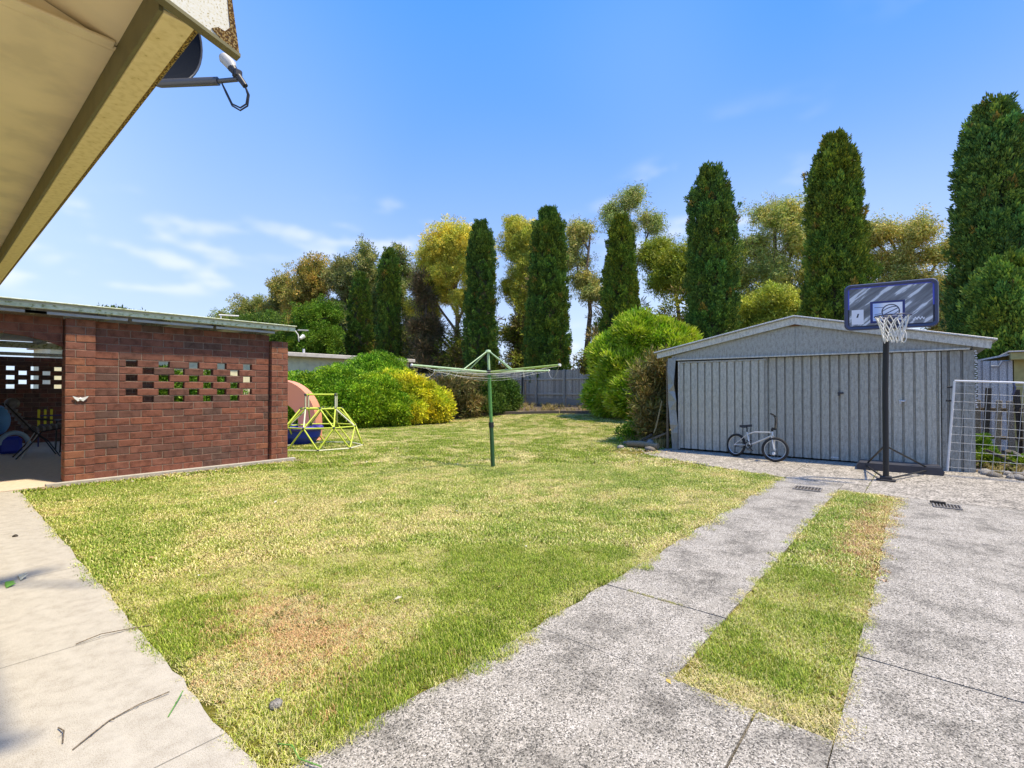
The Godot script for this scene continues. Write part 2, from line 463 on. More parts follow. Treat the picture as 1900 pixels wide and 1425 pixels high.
# clear air: deep blue overhead, paling to the horizon, with a few high wisps
func sky_image() -> Image:
	var w := 1024
	var h := 512
	var im := Image.create(w, h, false, Image.FORMAT_RGBF)
	var wisp := FastNoiseLite.new()
	wisp.seed = 14
	wisp.noise_type = FastNoiseLite.TYPE_SIMPLEX
	wisp.frequency = 1.5
	wisp.fractal_octaves = 5
	var patch := FastNoiseLite.new()
	patch.seed = 5
	patch.frequency = 0.9
	patch.fractal_octaves = 2
	for j in h:
		var el := (0.5 - (j + 0.5) / h) * PI
		var y := sin(el)
		for i in w:
			if y < -0.02:
				im.set_pixel(i, j, Color(0.30, 0.29, 0.24))
				continue
			var ph := ((i + 0.5) / w - 0.5) * TAU
			var d := Vector3(sin(ph) * cos(el), y, -cos(ph) * cos(el))
			var up := clampf(y, 0.0, 1.0)
			var k := pow(1.0 - up, 2.7)
			var c := Color(0.035, 0.27, 0.93).lerp(Color(0.70, 0.82, 0.95), k)
			# a thin veil of cirrus in broad soft patches
			var veil := ss(-0.25, 0.5, patch.get_noise_3d(d.x * 0.9 + 3.0, d.y * 0.9, d.z * 0.9))
			c = c.lerp(Color(0.66, 0.82, 1.0), 0.42 * veil * ss(0.9, 0.3, up))
			var q := Vector3(d.x, d.y * 3.2, d.z) * 2.4 / (0.5 + up)
			var m := ss(-0.05, 0.34, patch.get_noise_3dv(q * 0.45))
			var t := ss(0.04, 0.50, wisp.get_noise_3d(q.x, q.y * 1.6, q.z)) * m * ss(0.0, 0.10, y)
			c = c.lerp(Color(0.93, 0.95, 1.0), 0.48 * t)
			im.set_pixel(i, j, c)
	return im


# ---------------------------------------------------------------- ground, lawn, concrete
func sheet(xs: Array, zs: Array, dy: float) -> MB:
	var mb := MB.new()
	for i in xs.size() - 1:
		for j in zs.size() - 1:
			var x0: float = xs[i]; var x1: float = xs[i + 1]; var z0: float = zs[j]; var z1: float = zs[j + 1]
			mb.oq(Vector3(x0, ground_y(x0, z0) + dy, z0), Vector3(x1, ground_y(x1, z0) + dy, z0), Vector3(x1, ground_y(x1, z1) + dy, z1), Vector3(x0, ground_y(x0, z1) + dy, z1), Vector3.UP)
	return mb


func steps(a: float, b: float, d: float) -> Array:
	var r := []
	var k := int(round((b - a) / d))
	for i in k + 1: r.append(a + (b - a) * i / k)
	return r


# a slab with a slightly rounded, uneven edge; poly is in x,z
func slab(poly: PackedVector2Array, top: float, thick: float) -> MB:
	var mb := MB.new()
	var t := Transform3D(Basis(Vector3.RIGHT, Vector3.BACK, Vector3.DOWN), Vector3(0, top, 0))
	mb.prism(poly, thick, t)
	return mb


func rough_edge(a: Vector2, b: Vector2, amp: float, d := 0.12) -> PackedVector2Array:
	var out := PackedVector2Array()
	var k := maxi(2, int(a.distance_to(b) / d))
	var nn := (b - a).orthogonal().normalized()
	for i in k:
		var p := a.lerp(b, float(i) / k)
		out.append(p + nn * amp * (nz.get_noise_2d(p.x * 60.0, p.y * 60.0) + 0.6 * nz.get_noise_2d(p.x * 14.0 + 50.0, p.y * 14.0)) * (0.0 if i == 0 else 1.0))
	return out


func poly_of(parts: Array) -> PackedVector2Array:
	var o := PackedVector2Array()
	for p in parts: o.append_array(p)
	return o


func make_ground() -> void:
	var xs := [-450.0, -200.0, -110.0, -75.0] + steps(-55.0, 15.0, 1.0) + [30.0, 70.0, 200.0, 450.0]
	var zs := [-450.0, -200.0, -100.0, -60.0] + steps(-40.0, 10.0, 1.0) + [30.0, 90.0, 300.0]
	struct("ground", sheet(xs, zs, -0.06), M.earth)
	var lawn := sheet(steps(-21.0, -1.86, 0.58), steps(-19.9, -0.86, 0.56), -0.016)
	struct("lawn", lawn, M.thatch)
	struct("garden_bed", sheet(steps(-21.0, -5.4, 0.6), steps(-21.9, -19.9, 0.4), -0.010), M.earth)
	struct("median_strip", sheet([-1.06, -0.7, -0.28], steps(-8.75, -2.45, 0.7), -0.014), M.thatch)

	# the drive: slabs butted with open joints, two wheel tracks and the crossing by the house
	var n := 0
	var jz := -3.40
	var g := 0.006
	var tracks := [
		[[-1.90, -1.02], [-9.35, jz - g]],   # left track, far
		[[-1.90, -1.02], [jz + g, -2.52]],   # left track, near
	]
	for t in tracks:
		var x0: float = t[0][0]; var x1: float = t[0][1]; var z0: float = t[1][0]; var z1: float = t[1][1]
		var p := poly_of([rough_edge(Vector2(x0, z1), Vector2(x0, z0), 0.035), PackedVector2Array([Vector2(x0, z0), Vector2(x1, z0)]), rough_edge(Vector2(x1, z0), Vector2(x1, z1), 0.02), PackedVector2Array([Vector2(x1, z1)])])
		struct("driveway_slab", slab(p, 0.0, 0.1), M.aggregate)
	# near crossing, split by one joint at x = -0.62
	var pn := poly_of([PackedVector2Array([Vector2(-0.62 - g, 3.0), Vector2(-1.95, 3.0)]), rough_edge(Vector2(-1.95, -0.86), Vector2(-1.90, -2.516), 0.035), PackedVector2Array([Vector2(-1.90, -2.516), Vector2(-0.62 - g, -2.516)])])
	struct("driveway_slab", slab(pn, 0.0, 0.1), M.aggregate)
	struct("driveway_slab", slab(PackedVector2Array([Vector2(-0.62 + g, 3.0), Vector2(-0.62 + g, -2.516), Vector2(-0.316, -2.516), Vector2(-0.316, 3.0)]), 0.0, 0.1), M.aggregate)
	# right hand area
	struct("driveway_slab", slab(PackedVector2Array([Vector2(-0.31, 3.0), Vector2(-0.31, jz + g), Vector2(3.4, jz + g), Vector2(3.4, 3.0)]), 0.0, 0.1), M.aggregate)
	var pr := poly_of([rough_edge(Vector2(-0.31, jz - g), Vector2(-0.36, -8.75), 0.03), PackedVector2Array([Vector2(-0.36, -8.75), Vector2(3.4, -8.75), Vector2(3.4, jz - g)])])
	struct("driveway_slab", slab(pr, 0.0, 0.1), M.aggregate)
	# apron in front of the garage
	struct("driveway_slab", slab(PackedVector2Array([Vector2(-0.354, -8.756), Vector2(-0.70 + g, -8.756), Vector2(-0.70 + g, -12.3), Vector2(1.0, -12.3), Vector2(1.15, -11.6), Vector2(3.4, -11.5), Vector2(3.4, -8.756)]), 0.0, 0.1), M.pad_concrete)
	struct("driveway_slab", slab(PackedVector2Array([Vector2(-0.70 - g, -8.756), Vector2(-1.012, -8.756), Vector2(-1.012, -9.356), Vector2(-1.86, -9.356), Vector2(-1.86, -12.3), Vector2(-0.70 - g, -12.3)]), 0.0, 0.1), M.pad_concrete)
	struct("garage_apron", slab(poly_of([rough_edge(Vector2(-1.875, -9.45), Vector2(-4.7, -10.55), 0.10), PackedVector2Array([Vector2(-4.7, -10.55), Vector2(-5.15, -11.0), Vector2(-5.1, -12.3), Vector2(-1.875, -12.3)])]), -0.004, 0.1), M.pad_concrete)

	# smooth path along the house, in bays
	var bx := [-0.95, -2.35, -3.815, -5.49, -7.29, -9.0, -10.3]
	var bay := 0
	for i in bx.size() - 1:
		var a: float = bx[i] - 0.004; var b: float = bx[i + 1] + 0.004
		if i == 0: a = -1.957
		var pp := poly_of([PackedVector2Array([Vector2(a, 0.62), Vector2(b, 0.62)]), rough_edge(Vector2(b, -0.87 - 0.02 * i), Vector2(a, -0.87 - 0.02 * maxi(i - 1, 0)), 0.018), PackedVector2Array([Vector2(a, -0.87 - 0.02 * maxi(i - 1, 0))])])
		struct("path_slab", slab(pp, 0.004, 0.1), M.path_concrete)
	struct("patio_floor", slab(PackedVector2Array([Vector2(-10.31, 2.2), Vector2(-10.31, -1.02), Vector2(-10.33, -5.12), Vector2(-19.2, -5.12), Vector2(-19.2, 2.2)]), 0.016, 0.14), M.patio_concrete)
	# bed behind the patio, low concrete kerb and rubble ground by the gate
	struct("side_ground", sheet(steps(0.7, 6.0, 0.6), steps(-22.0, -11.55, 0.7), -0.03), M.earth)


# ---------------------------------------------------------------- grass
func tuft(sd: int, blades: int, rad: float, len0: float, len1: float, wid: float, flat: float, tones: Array) -> ArrayMesh:
	var r := RandomNumberGenerator.new()
	r.seed = sd
	var mb := MB.new()
	for i in blades:
		var a := r.randf() * TAU
		var p := Vector3(cos(a), 0, sin(a)) * rad * sqrt(r.randf())
		var b := r.randf() * TAU
		var lean := Vector3(cos(b), 0, sin(b)) * r.randf_range(0.25, flat)
		var l := r.randf_range(len0, len1)
		var d1 := (Vector3.UP + lean * 0.6).normalized() * l * 0.55
		var d2 := (Vector3.UP * 0.75 + lean * 1.5).normalized() * l * 0.45
		var side := lean.cross(Vector3.UP).normalized().rotated(Vector3.UP, r.randf_range(-0.8, 0.8)) * wid * r.randf_range(0.7, 1.2)
		var t: Color = tones[r.randi() % tones.size()]
		var k := r.randf_range(0.75, 1.25)
		mb.col = Color(t.r * k, t.g * k, t.b * k)
		var q := p + d1
		mb.quad(p - side, p + side, q + side * 0.8, q - side * 0.8)
		mb.tri(q - side * 0.8, q + side * 0.8, q + d2)
	return mb.mesh()


# dryness of the turf, 0 lush .. 1 straw, and the browned patch near the house
func dryness(x: float, z: float) -> float:
	var d := 0.33 + 0.46 * nz.get_noise_2d(x * 9.0, z * 9.0) + 0.45 * nz2.get_noise_2d(x * 30.0, z * 30.0)
	d += 0.55 * bump3(x, z, -3.0, -1.55, 0.75, 0.42) + 0.30 * bump3(x, z, -4.6, -2.6, 1.3, 0.9) + 0.28 * bump3(x, z, -6.3, -3.4, 1.6, 0.8)
	d -= 0.75 * bump3(x, z, -2.12, -1.75, 0.28, 0.75) + 0.40 * bump3(x, z, -2.6, -2.9, 0.6, 0.9) + 0.40 * bump3(x, z, -5.6, -1.35, 1.0, 0.35) + 0.5 * bump3(x, z, -9.6, -2.0, 0.5, 1.2) + 0.35 * bump3(x, z, -3.6, -1.15, 0.5, 0.2)
	d += 0.35 * ss(0.22, 0.0, absf(x + 1.95)) * ss(-2.4, -3.2, z)
	d += 0.3 * ss(-9.0, -16.0, z) * (0.5 + nz.get_noise_2d(x * 5.0 + 90.0, z * 5.0))
	return clampf(d, 0.0, 1.0)


func median_dry(x: float, z: float) -> float:
	var d := 0.22 + 0.5 * nz2.get_noise_2d(x * 20.0, z * 20.0)
	d += 0.7 * ss(-0.75, -0.36, x) * bump3(x, z, -0.4, -6.6, 0.5, 1.5) + 0.5 * ss(-2.9, -2.5, z) + 0.35 * ss(0.10, 0.0, minf(x + 1.04, -0.3 - x)) + 0.3 * ss(-8.0, -8.6, z)
	return clampf(d, 0.0, 1.0)


func bare(x: float, z: float) -> float:
	# worn spots where soil and leaf litter show
	var b := bump3(x, z, -5.3, -10.9, 1.0, 0.45) + 0.9 * bump3(x, z, -5.6, -12.6, 0.8, 1.4) + 0.8 * bump3(x, z, -9.5, -18.6, 2.6, 0.9) + 0.7 * bump3(x, z, -3.1, -9.9, 0.9, 0.16)
	b += 0.8 * ss(0.42, 0.05, x + 10.33 + 0.2 * nz.get_noise_2d(x * 40.0, z * 40.0)) * ss(-0.9, -1.2, z) * ss(-5.4, -5.0, z)
	b += 0.9 * bump3(x, z, -18.4, -10.9, 1.6, 3.4) * ss(-16.2, -17.4, x)
	return clampf(b, 0.0, 1.0)


func make_grass() -> void:
	var green := [Color(0.225, 0.340, 0.030), Color(0.305, 0.410, 0.042), Color(0.165, 0.270, 0.026), Color(0.400, 0.465, 0.070), Color(0.57, 0.56, 0.19)]
	var mixed := [Color(0.400, 0.455, 0.062), Color(0.480, 0.500, 0.095), Color(0.64, 0.60, 0.23), Color(0.71, 0.65, 0.31), Color(0.295, 0.370, 0.048)]
	var straw := [Color(0.68, 0.60, 0.29), Color(0.76, 0.66, 0.36), Color(0.60, 0.52, 0.20), Color(0.42, 0.44, 0.09), Color(0.70, 0.55, 0.28)]
	var brown := [Color(0.62, 0.37, 0.19), Color(0.68, 0.47, 0.26), Color(0.46, 0.26, 0.12), Color(0.54, 0.43, 0.18)]
	var sets := [green, mixed, straw, brown]
	var meshes := []
	for s in 4:
		meshes.append([tuft(100 + s, 24, 0.045, 0.015, 0.036, 0.0016, 3.2, sets[s]), tuft(110 + s, 30, 0.075, 0.018, 0.042, 0.0032, 3.2, sets[s]), tuft(120 + s, 34, 0.13, 0.022, 0.05, 0.0062, 3.0, sets[s])])
	var xf := []
	for s in 4: xf.append([[], [], []])
	var r := RandomNumberGenerator.new()
	r.seed = 77
	var bands := [[0.0, 4.8, 0.0235, 0], [4.8, 10.0, 0.040, 1], [10.0, 40.0, 0.082, 2]]
	var rects := [[-20.6, -1.80, -19.9, -0.80, 0], [-1.08, -0.26, -8.80, -2.40, 1]]
	for rc in rects:
		for b in bands:
			var d: float = b[2]
			var x: float = rc[0]
			while x < rc[1]:
				x += d
				var z: float = rc[2]
				while z < rc[3]:
					z += d
					var far := sqrt(x * x + z * z)
					if far < b[0] or far >= b[1]: continue
					var px := x + r.randf_range(-0.5, 0.5) * d * 1.3
					var pz := z + r.randf_range(-0.5, 0.5) * d * 1.3
					var dry := 0.0
					# uneven sward: thin spots a hand wide where thatch and soil show
					if r.randf() < 0.16 + 0.62 * ss(0.10, 0.42, nz.get_noise_2d(px * 190.0 + 7.0, pz * 190.0)): continue
					if rc[4] == 0:
						var jag := 0.10 * nz2.get_noise_2d(px * 60.0, pz * 60.0) + 0.07 * nz.get_noise_2d(px * 25.0, pz * 25.0)
						if px < -10.30 and pz > -5.16: continue
						if px > -1.87 + jag or pz > -0.87 + jag * 0.6 - 0.012 * (-px - 2.0): continue
						if px > -4.9 and pz < -9.45 + 0.39 * (px + 1.9) + jag * 2.0: continue
						if px > -5.1 and pz < -11.5: continue
						if r.randf() < bare(px, pz): continue
						dry = dryness(px, pz)
					else:
						var jag := 0.12 * nz2.get_noise_2d(px * 50.0, pz * 50.0)
						if px < -1.035 + jag or px > -0.285 + jag * 0.7 or pz > -2.49 + jag * 0.5 or pz < -8.72 + jag: continue
						dry = median_dry(px, pz)
					var u := dry + r.randf_range(-0.22, 0.22)
					var s := 0 if u < 0.26 else (1 if u < 0.60 else 2)
					if rc[4] == 0 and r.randf() < 0.85 * bump3(px, pz, -3.0, -1.5, 0.62, 0.34) : s = 3
					if rc[4] == 1 and r.randf() < 0.5 * bump3(px, pz, -0.45, -6.4, 0.25, 1.6): s = 3
					var k := r.randf_range(0.7, 1.2) * (1.25 - 0.5 * dry)
					if rc[4] == 0: k *= 1.0 + 0.75 * bump3(px, pz, -2.1, -1.6, 0.28, 0.7)
					var t := Transform3D(Basis(Vector3.UP, r.randf() * TAU).scaled(Vector3(1.0, k, 1.0)), Vector3(px, ground_y(px, pz) - 0.006, pz))
					var w := r.randf_range(0.8, 1.2)
					xf[s][b[3]].append([t, Color(w, w * r.randf_range(0.95, 1.05), w)])
	# runners rooting in the open joints of the drive
	for i in 46:
		var px := -1.72 + 0.42 * r.randf()
		var t := Transform3D(Basis(Vector3.UP, r.randf() * TAU).scaled(Vector3(0.35, 0.5, 0.2)), Vector3(px, 0.0, -3.40 + r.randf_range(-0.012, 0.012)))
		xf[1 + i % 2][0].append([t, Color(1, 1, 1)])
	for i in 30:
		var t := Transform3D(Basis(Vector3.UP, r.randf() * TAU).scaled(Vector3(0.2, 0.4, 0.3)), Vector3(-0.70, 0.0, r.randf_range(-12.0, -8.8)))
		xf[1][1].append([t, Color(1, 1, 1)])
	var kinds := [["green_grass", "short green blades of the mown lawn"], ["faded_grass", "half faded blades mixed through the lawn"], ["straw_grass", "dry straw coloured blades of the lawn"], ["brown_grass", "browned blades of the scorched lawn patch"]]
	for s in 4:
		for b in 3:
			if xf[s][b].is_empty(): continue
			cloud(kinds[s][0], meshes[s][b], M.grass_blade, xf[s][b], self, kinds[s][1] + ["  near the camera", " in the middle of the yard", " at the back of the yard"][b].replace("  ", " "), "grass")


# pale dead leaves and flakes scattered over the turf, thicker at the worn corner by the garage
func make_litter() -> void:
	var r := RandomNumberGenerator.new()
	r.seed = 404
	var mb := MB.new()
	mb.tri(Vector3(-0.018, 0.0, 0.0), Vector3(0.004, 0.004, 0.010), Vector3(0.020, 0.001, 0.0))
	mb.tri(Vector3(-0.018, 0.0, 0.0), Vector3(0.020, 0.001, 0.0), Vector3(0.002, 0.006, -0.010))
	var m := mb.mesh()
	var list := []
	for i in 900:
		var x := r.randf_range(-10.2, -2.0)
		var z := r.randf_range(-13.0, -1.0)
		var y := 0.028
		if i % 3 == 0:
			x = r.randfn(-5.4, 0.55)
			z = r.randfn(-11.2, 0.5)
			y = 0.012
		elif i % 3 == 1:
			x = -10.28 + absf(r.randfn(0.0, 0.16))
			z = r.randf_range(-5.2, -1.1)
			y = 0.012
		elif r.randf() < 0.72: continue
		if x > -1.95: continue
		var c := [Color(0.62, 0.56, 0.46), Color(0.40, 0.24, 0.12), Color(0.50, 0.36, 0.18), Color(0.74, 0.72, 0.66)]
		var k: Color = c[r.randi() % (4 if i % 3 == 2 else 3)]
		list.append([Transform3D(Basis.from_euler(Vector3(r.randf_range(-0.5, 0.5), r.randf() * TAU, r.randf_range(-0.5, 0.5))).scaled(Vector3.ONE * r.randf_range(0.5, 1.6)), Vector3(x, ground_y(x, z) + y, z)), k * r.randf_range(0.7, 1.1)])
	cloud("leaf_litter", m, M.grass_blade, list, self, "dead leaves scattered over the lawn and along the wall", "leaves")


func cloud(called: String, mesh: Mesh, m: Material, list: Array, parent: Node, label := "", category := "") -> MultiMeshInstance3D:
	var mm := MultiMesh.new()
	mm.transform_format = MultiMesh.TRANSFORM_3D
	mm.use_colors = true
	mm.mesh = mesh
	mm.instance_count = list.size()
	for i in list.size():
		mm.set_instance_transform(i, list[i][0])
		mm.set_instance_color(i, list[i][1])
	var o := MultiMeshInstance3D.new()
	o.name = numbered(called) if parent == self else called
	o.multimesh = mm
	o.material_override = m
	o.set_meta("kind", "stuff")
	tag(o, label, category)
	parent.add_child(o, true)
	return o


# ---------------------------------------------------------------- brickwork
const COURSE := 0.124
var brick_meshes := {}


func brick_mesh(l: float, d: float, variant: int) -> ArrayMesh:
	var key := "%d_%d_%d" % [int(l * 1000), int(d * 1000), variant]
	if not brick_meshes.has(key):
		var mb := MB.new()
		var b := Basis(Vector3.RIGHT, 0.006 * (variant - 1)).rotated(Vector3.UP, 0.008 * (1 - variant))
		mb.box(Transform3D(b, Vector3(0.002 * (variant - 1), 0, 0)), Vector3(d, COURSE - 0.011, l - 0.010), 0.007)
		brick_meshes[key] = mb.mesh()
	return brick_meshes[key]


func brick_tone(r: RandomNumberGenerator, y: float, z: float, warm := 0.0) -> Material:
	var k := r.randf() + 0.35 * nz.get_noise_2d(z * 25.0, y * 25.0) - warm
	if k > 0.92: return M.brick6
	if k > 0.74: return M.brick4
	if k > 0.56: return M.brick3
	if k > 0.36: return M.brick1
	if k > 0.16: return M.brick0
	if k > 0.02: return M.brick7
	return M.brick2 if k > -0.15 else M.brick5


# a run of bricks in the plane x = face, from z0 (near) towards -z; each span is [z start, length]
func lay(parent: Node, face: float, depth: float, y: float, spans: Array, r: RandomNumberGenerator, warm := 0.0) -> void:
	for s in spans:
		var l: float = s[1]
		if l < 0.03: continue
		put("brick", brick_mesh(l, depth, r.randi() % 3), brick_tone(r, y, s[0], warm), parent, Transform3D(Basis.IDENTITY, Vector3(face - depth * 0.5 + r.randf_range(-0.003, 0.003), y, s[0] - l * 0.5)))


# panel of stretcher bond with a lattice of missing half bricks between columns; returns spans per course
func panel_spans(z0: float, z1: float, row: int, holes: Array, hz: float) -> Array:
	var length := z0 - z1
	var out := []
	if row in holes:
		# pitch 0.475: brick 0.32 and a gap of 0.155
		var p := 0.475
		var start := hz - (0.0 if (holes.find(row) % 2 == 0) else p * 0.5)
		var gaps := []
		var cnt := 5 if holes.find(row) % 2 == 0 else 4
		for i in cnt: gaps.append(start - p * i)
		var z := z0
		for gz in gaps:
			var e: float = gz + 0.0775
			while z - e > 0.34:
				var take := minf(0.32, z - e - 0.10) if z - e < 0.42 else 0.32
				out.append([z, take]); z -= take
			out.append([z, z - e]); z = gz - 0.0775
		while z - z1 > 0.01:
			var take := minf(0.32, z - z1)
			if z - z1 - take < 0.06: take = z - z1
			out.append([z, take]); z -= take
		return out
	var z := z0
	var first := 0.16 if row % 2 else 0.32
	while z - z1 > 0.01:
		var take := minf(first, z - z1)
		if z - z1 - take < 0.06: take = z - z1
		out.append([z, take]); z -= take
		first = 0.32
	return out


func mortar_for(mb: MB, face: float, depth: float, y: float, spans: Array) -> void:
	# perpends between neighbouring bricks of one course, set back from the face
	for i in spans.size() - 1:
		var e: float = spans[i][0] - spans[i][1]
		if absf(e - spans[i + 1][0]) < 0.005:
			mb.bx(face - depth * 0.5, y, e, depth - 0.014, COURSE - 0.012, 0.014)


func make_patio() -> void:
	var r := RandomNumberGenerator.new()
	r.seed = 9
	var wall := thing("brick_wall", "long red brick patio screen wall with a lattice of square holes and two piers", "wall", Vector3(0, 0, 0))
	var face := -10.5
	var mb := MB.new()
	var holes := [15, 14, 13, 12, 11, 10]
	var base := 0.020
	for row in 21:
		var y := base + COURSE * (row + 0.5)
		var sp := panel_spans(-1.85, -4.68, row, holes, -2.35)
		lay(wall, face, 0.11, y, sp, r)
		mortar_for(mb, face, 0.11, y, sp)
		# piers, a brick and a half wide and standing proud
		var a := [[-1.47, 0.25], [-1.72, 0.13]] if row % 2 else [[-1.47, 0.13], [-1.60, 0.25]]
		lay(wall, face + 0.10, 0.28, y, a, r, 0.38)
		mortar_for(mb, face + 0.10, 0.28, y, a)
		if row < 20:
			var b := [[-4.68, 0.23], [-4.91, 0.12]] if row % 2 else [[-4.68, 0.12], [-4.80, 0.23]]
			lay(wall, face + 0.10, 0.28, y, b, r, 0.38)
			mortar_for(mb, face + 0.10, 0.28, y, b)
		if row > 0:
			mb.bx(face - 0.055, y - COURSE * 0.5, -3.265, 0.096, 0.0125, 2.83)
			mb.bx(face - 0.04, y - COURSE * 0.5, -1.66, 0.266, 0.0125, 0.365)
			if row < 20: mb.bx(face - 0.04, y - COURSE * 0.5, -4.855, 0.266, 0.0125, 0.335)
	# the segmental arch over the opening beside the pier
	var arc := PackedVector2Array([Vector2(-1.47, 2.17), Vector2(-1.40, 2.205), Vector2(-1.25, 2.262), Vector2(-1.05, 2.31), Vector2(-0.8, 2.34), Vector2(-0.5, 2.35), Vector2(0.0, 2.32), Vector2(0.4, 2.20), Vector2(0.48, 2.17), Vector2(0.48, 2.70), Vector2(-1.47, 2.70)])
	for row in range(17, 21):
		var y0 := base + COURSE * row + 0.0055
		var y1 := y0 + COURSE - 0.011
		var z := 0.48 - (0.16 if row % 2 else 0.0)
		while z > -1.46:
			var zl := maxf(z - 0.32, -1.465)
			var q := PackedVector2Array([Vector2(zl + 0.005, y0), Vector2(z - 0.005, y0), Vector2(z - 0.005, y1), Vector2(zl + 0.005, y1)])
			for piece in Geometry2D.intersect_polygons(q, arc):
				var pm := MB.new()
				pm.prism(piece, 0.11, Transform3D(Basis(Vector3.BACK, Vector3.UP, Vector3.LEFT), Vector3(face, 0, 0)))
				part("brick", pm, brick_tone(r, y0, z, 0.15), wall)
			z -= 0.32
	for piece in Geometry2D.offset_polygon(arc, -0.007):
		mb.prism(piece, 0.096, Transform3D(Basis(Vector3.BACK, Vector3.UP, Vector3.LEFT), Vector3(face - 0.007, 0, 0)))
	part("mortar", mb, M.mortar, wall)
	mb = MB.new()
	mb.bx(-10.345, 0.0, -3.2, 0.09, 0.10, 3.9, 0.008)
	part("footing", mb, M.path_concrete, wall)

	# far wall of the patio, the same lattice seen through the opening
	var back := thing("brick_wall", "dark brick lattice wall at the far side of the shaded patio", "wall")
	mb = MB.new()
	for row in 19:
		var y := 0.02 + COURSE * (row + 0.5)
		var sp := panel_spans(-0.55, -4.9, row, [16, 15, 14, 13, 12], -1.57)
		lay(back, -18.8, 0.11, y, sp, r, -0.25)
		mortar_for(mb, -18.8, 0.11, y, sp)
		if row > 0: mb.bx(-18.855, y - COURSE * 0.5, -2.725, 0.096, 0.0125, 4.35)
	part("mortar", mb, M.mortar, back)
	# flank wall of the patio on the house side
	mb = MB.new()
	mb.bx(-14.9, 1.31, 2.15, 8.7, 2.6, 0.12)
	single("patio_side_wall", mb, M.brick3, "plain brick side wall closing the patio beside the house", "wall")

	# patio roof: one flat metal deck with an edge board and rafters
	var roof := thing("patio_roof", "flat patio roof with a pale green edge board above the brick wall", "roof")
	mb = MB.new()
	mb.bx(-14.45, 2.80, -1.40, 8.4, 0.03, 7.4)
	part("deck", mb, M.roof_metal, roof)
	mb = MB.new()
	mb.bx(-10.27, 2.765, -1.40, 0.035, 0.095, 7.42, 0.006)
	part("edge_board", mb, M.green_fascia, roof)
	mb = MB.new()
	mb.bx(-10.255, 2.825, -1.40, 0.10, 0.018, 7.44, 0.005)
	part("capping", mb, M.green_fascia, roof)
	for z in [[0.2, 1.9], [-1.45, 1.25], [-2.75, 1.25], [-4.05, 1.1]]:
		mb = MB.new()
		mb.bx(-10.315, 2.665, z[0] - z[1] * 0.5 + 0.45, 0.03, 0.046, z[1], 0.004)
		part("flashing", mb, M.old_metal, roof)
	var zr := 1.6
	while zr > -5.2:
		mb = MB.new()
		mb.bx(-14.5, 2.715, zr, 8.3, 0.13, 0.05)
		part("rafter", mb, M.green_fascia, roof)
		zr -= 0.9
	mb = MB.new()
	mb.bx(-18.62, 2.44, -1.6, 0.10, 0.085, 6.6, 0.006)
	part("white_beam", mb, M.white_metal, roof)
	mb = MB.new()
	mb.bx(-17.9, 2.64, -1.6, 0.05, 0.16, 6.6, 0.006)
	part("green_beam", mb, M.green_fascia, roof)
	mb = MB.new()
	for zz in [-5.0, -3.4]:
		mb.bx(-14.5, 1.35, zz, 0.09, 2.68, 0.09, 0.006)
		break
	part("post", mb, M.green_fascia, roof)

	# flood light and conduit at the roof corner
	var fl := thing("flood_light", "white twin flood light under the corner of the patio roof", "light", Vector3(-10.30, 2.66, -5.16))
	mb = MB.new()
	mb.tube([Vector3(0.0, 0.10, 0.05), Vector3(0.02, 0.0, -0.02), Vector3(0.0, -0.14, -0.05)], 0.014, 6)
	part("conduit", mb, M.white_plastic, fl)
	mb = MB.new()
	mb.lathe(Transform3D(Basis(Vector3.RIGHT, 2.2), Vector3(0.03, -0.05, -0.10)), [Vector2(0.0, -0.05), Vector2(0.045, -0.055), Vector2(0.05, -0.05), Vector2(0.03, 0.05), Vector2(0.0, 0.06)], 12)
	part("lamp_head", mb, M.white_plastic, fl)
	mb = MB.new()
	mb.bar(Vector3(0.0, 0.10, -0.02), Vector3(-0.02, 0.115, -0.26), 0.05, 0.03, 0.004)
	part("bracket", mb, M.old_metal, fl)
	# bracket on the roof
	var an := thing("roof_frame", "small pale metal frame standing on the patio roof", "frame", Vector3(-14.0, 2.815, -5.0))
	mb = MB.new()
	mb.tube([Vector3(0, 0, 0), Vector3(0, 0.62, 0)], 0.018, 6)
	mb.tube([Vector3(0, 0.60, 0.05), Vector3(0.03, 0.62, -0.42)], 0.022, 6)
	part("frame_tube", mb, M.white_metal, an)

	# white ornament fixed to the near pier
	var orn := thing("wall_ornament", "small white winged ornament fixed to the near brick pier", "ornament", Vector3(-10.385, 1.34, -1.66))
	for s in [-1, 1]:
		mb = MB.new()
		mb.prism(PackedVector2Array([Vector2(0, -0.02), Vector2(0.035 * s, -0.035), Vector2(0.085 * s, 0.02), Vector2(0.10 * s, 0.05), Vector2(0.05 * s, 0.03), Vector2(0, 0.02)]), 0.012, Transform3D(Basis(Vector3.BACK, Vector3.UP, Vector3.LEFT).rotated(Vector3.UP, 0.2 * s), Vector3.ZERO))
		part("wing", mb, M.white_plastic, orn)
	mb = MB.new()
	mb.blob(Vector3.ZERO, Vector3(0.015, 0.028, 0.02), nz, 0.0, 6, 8)
	part("body", mb, M.white_plastic, orn)

	make_patio_furniture()


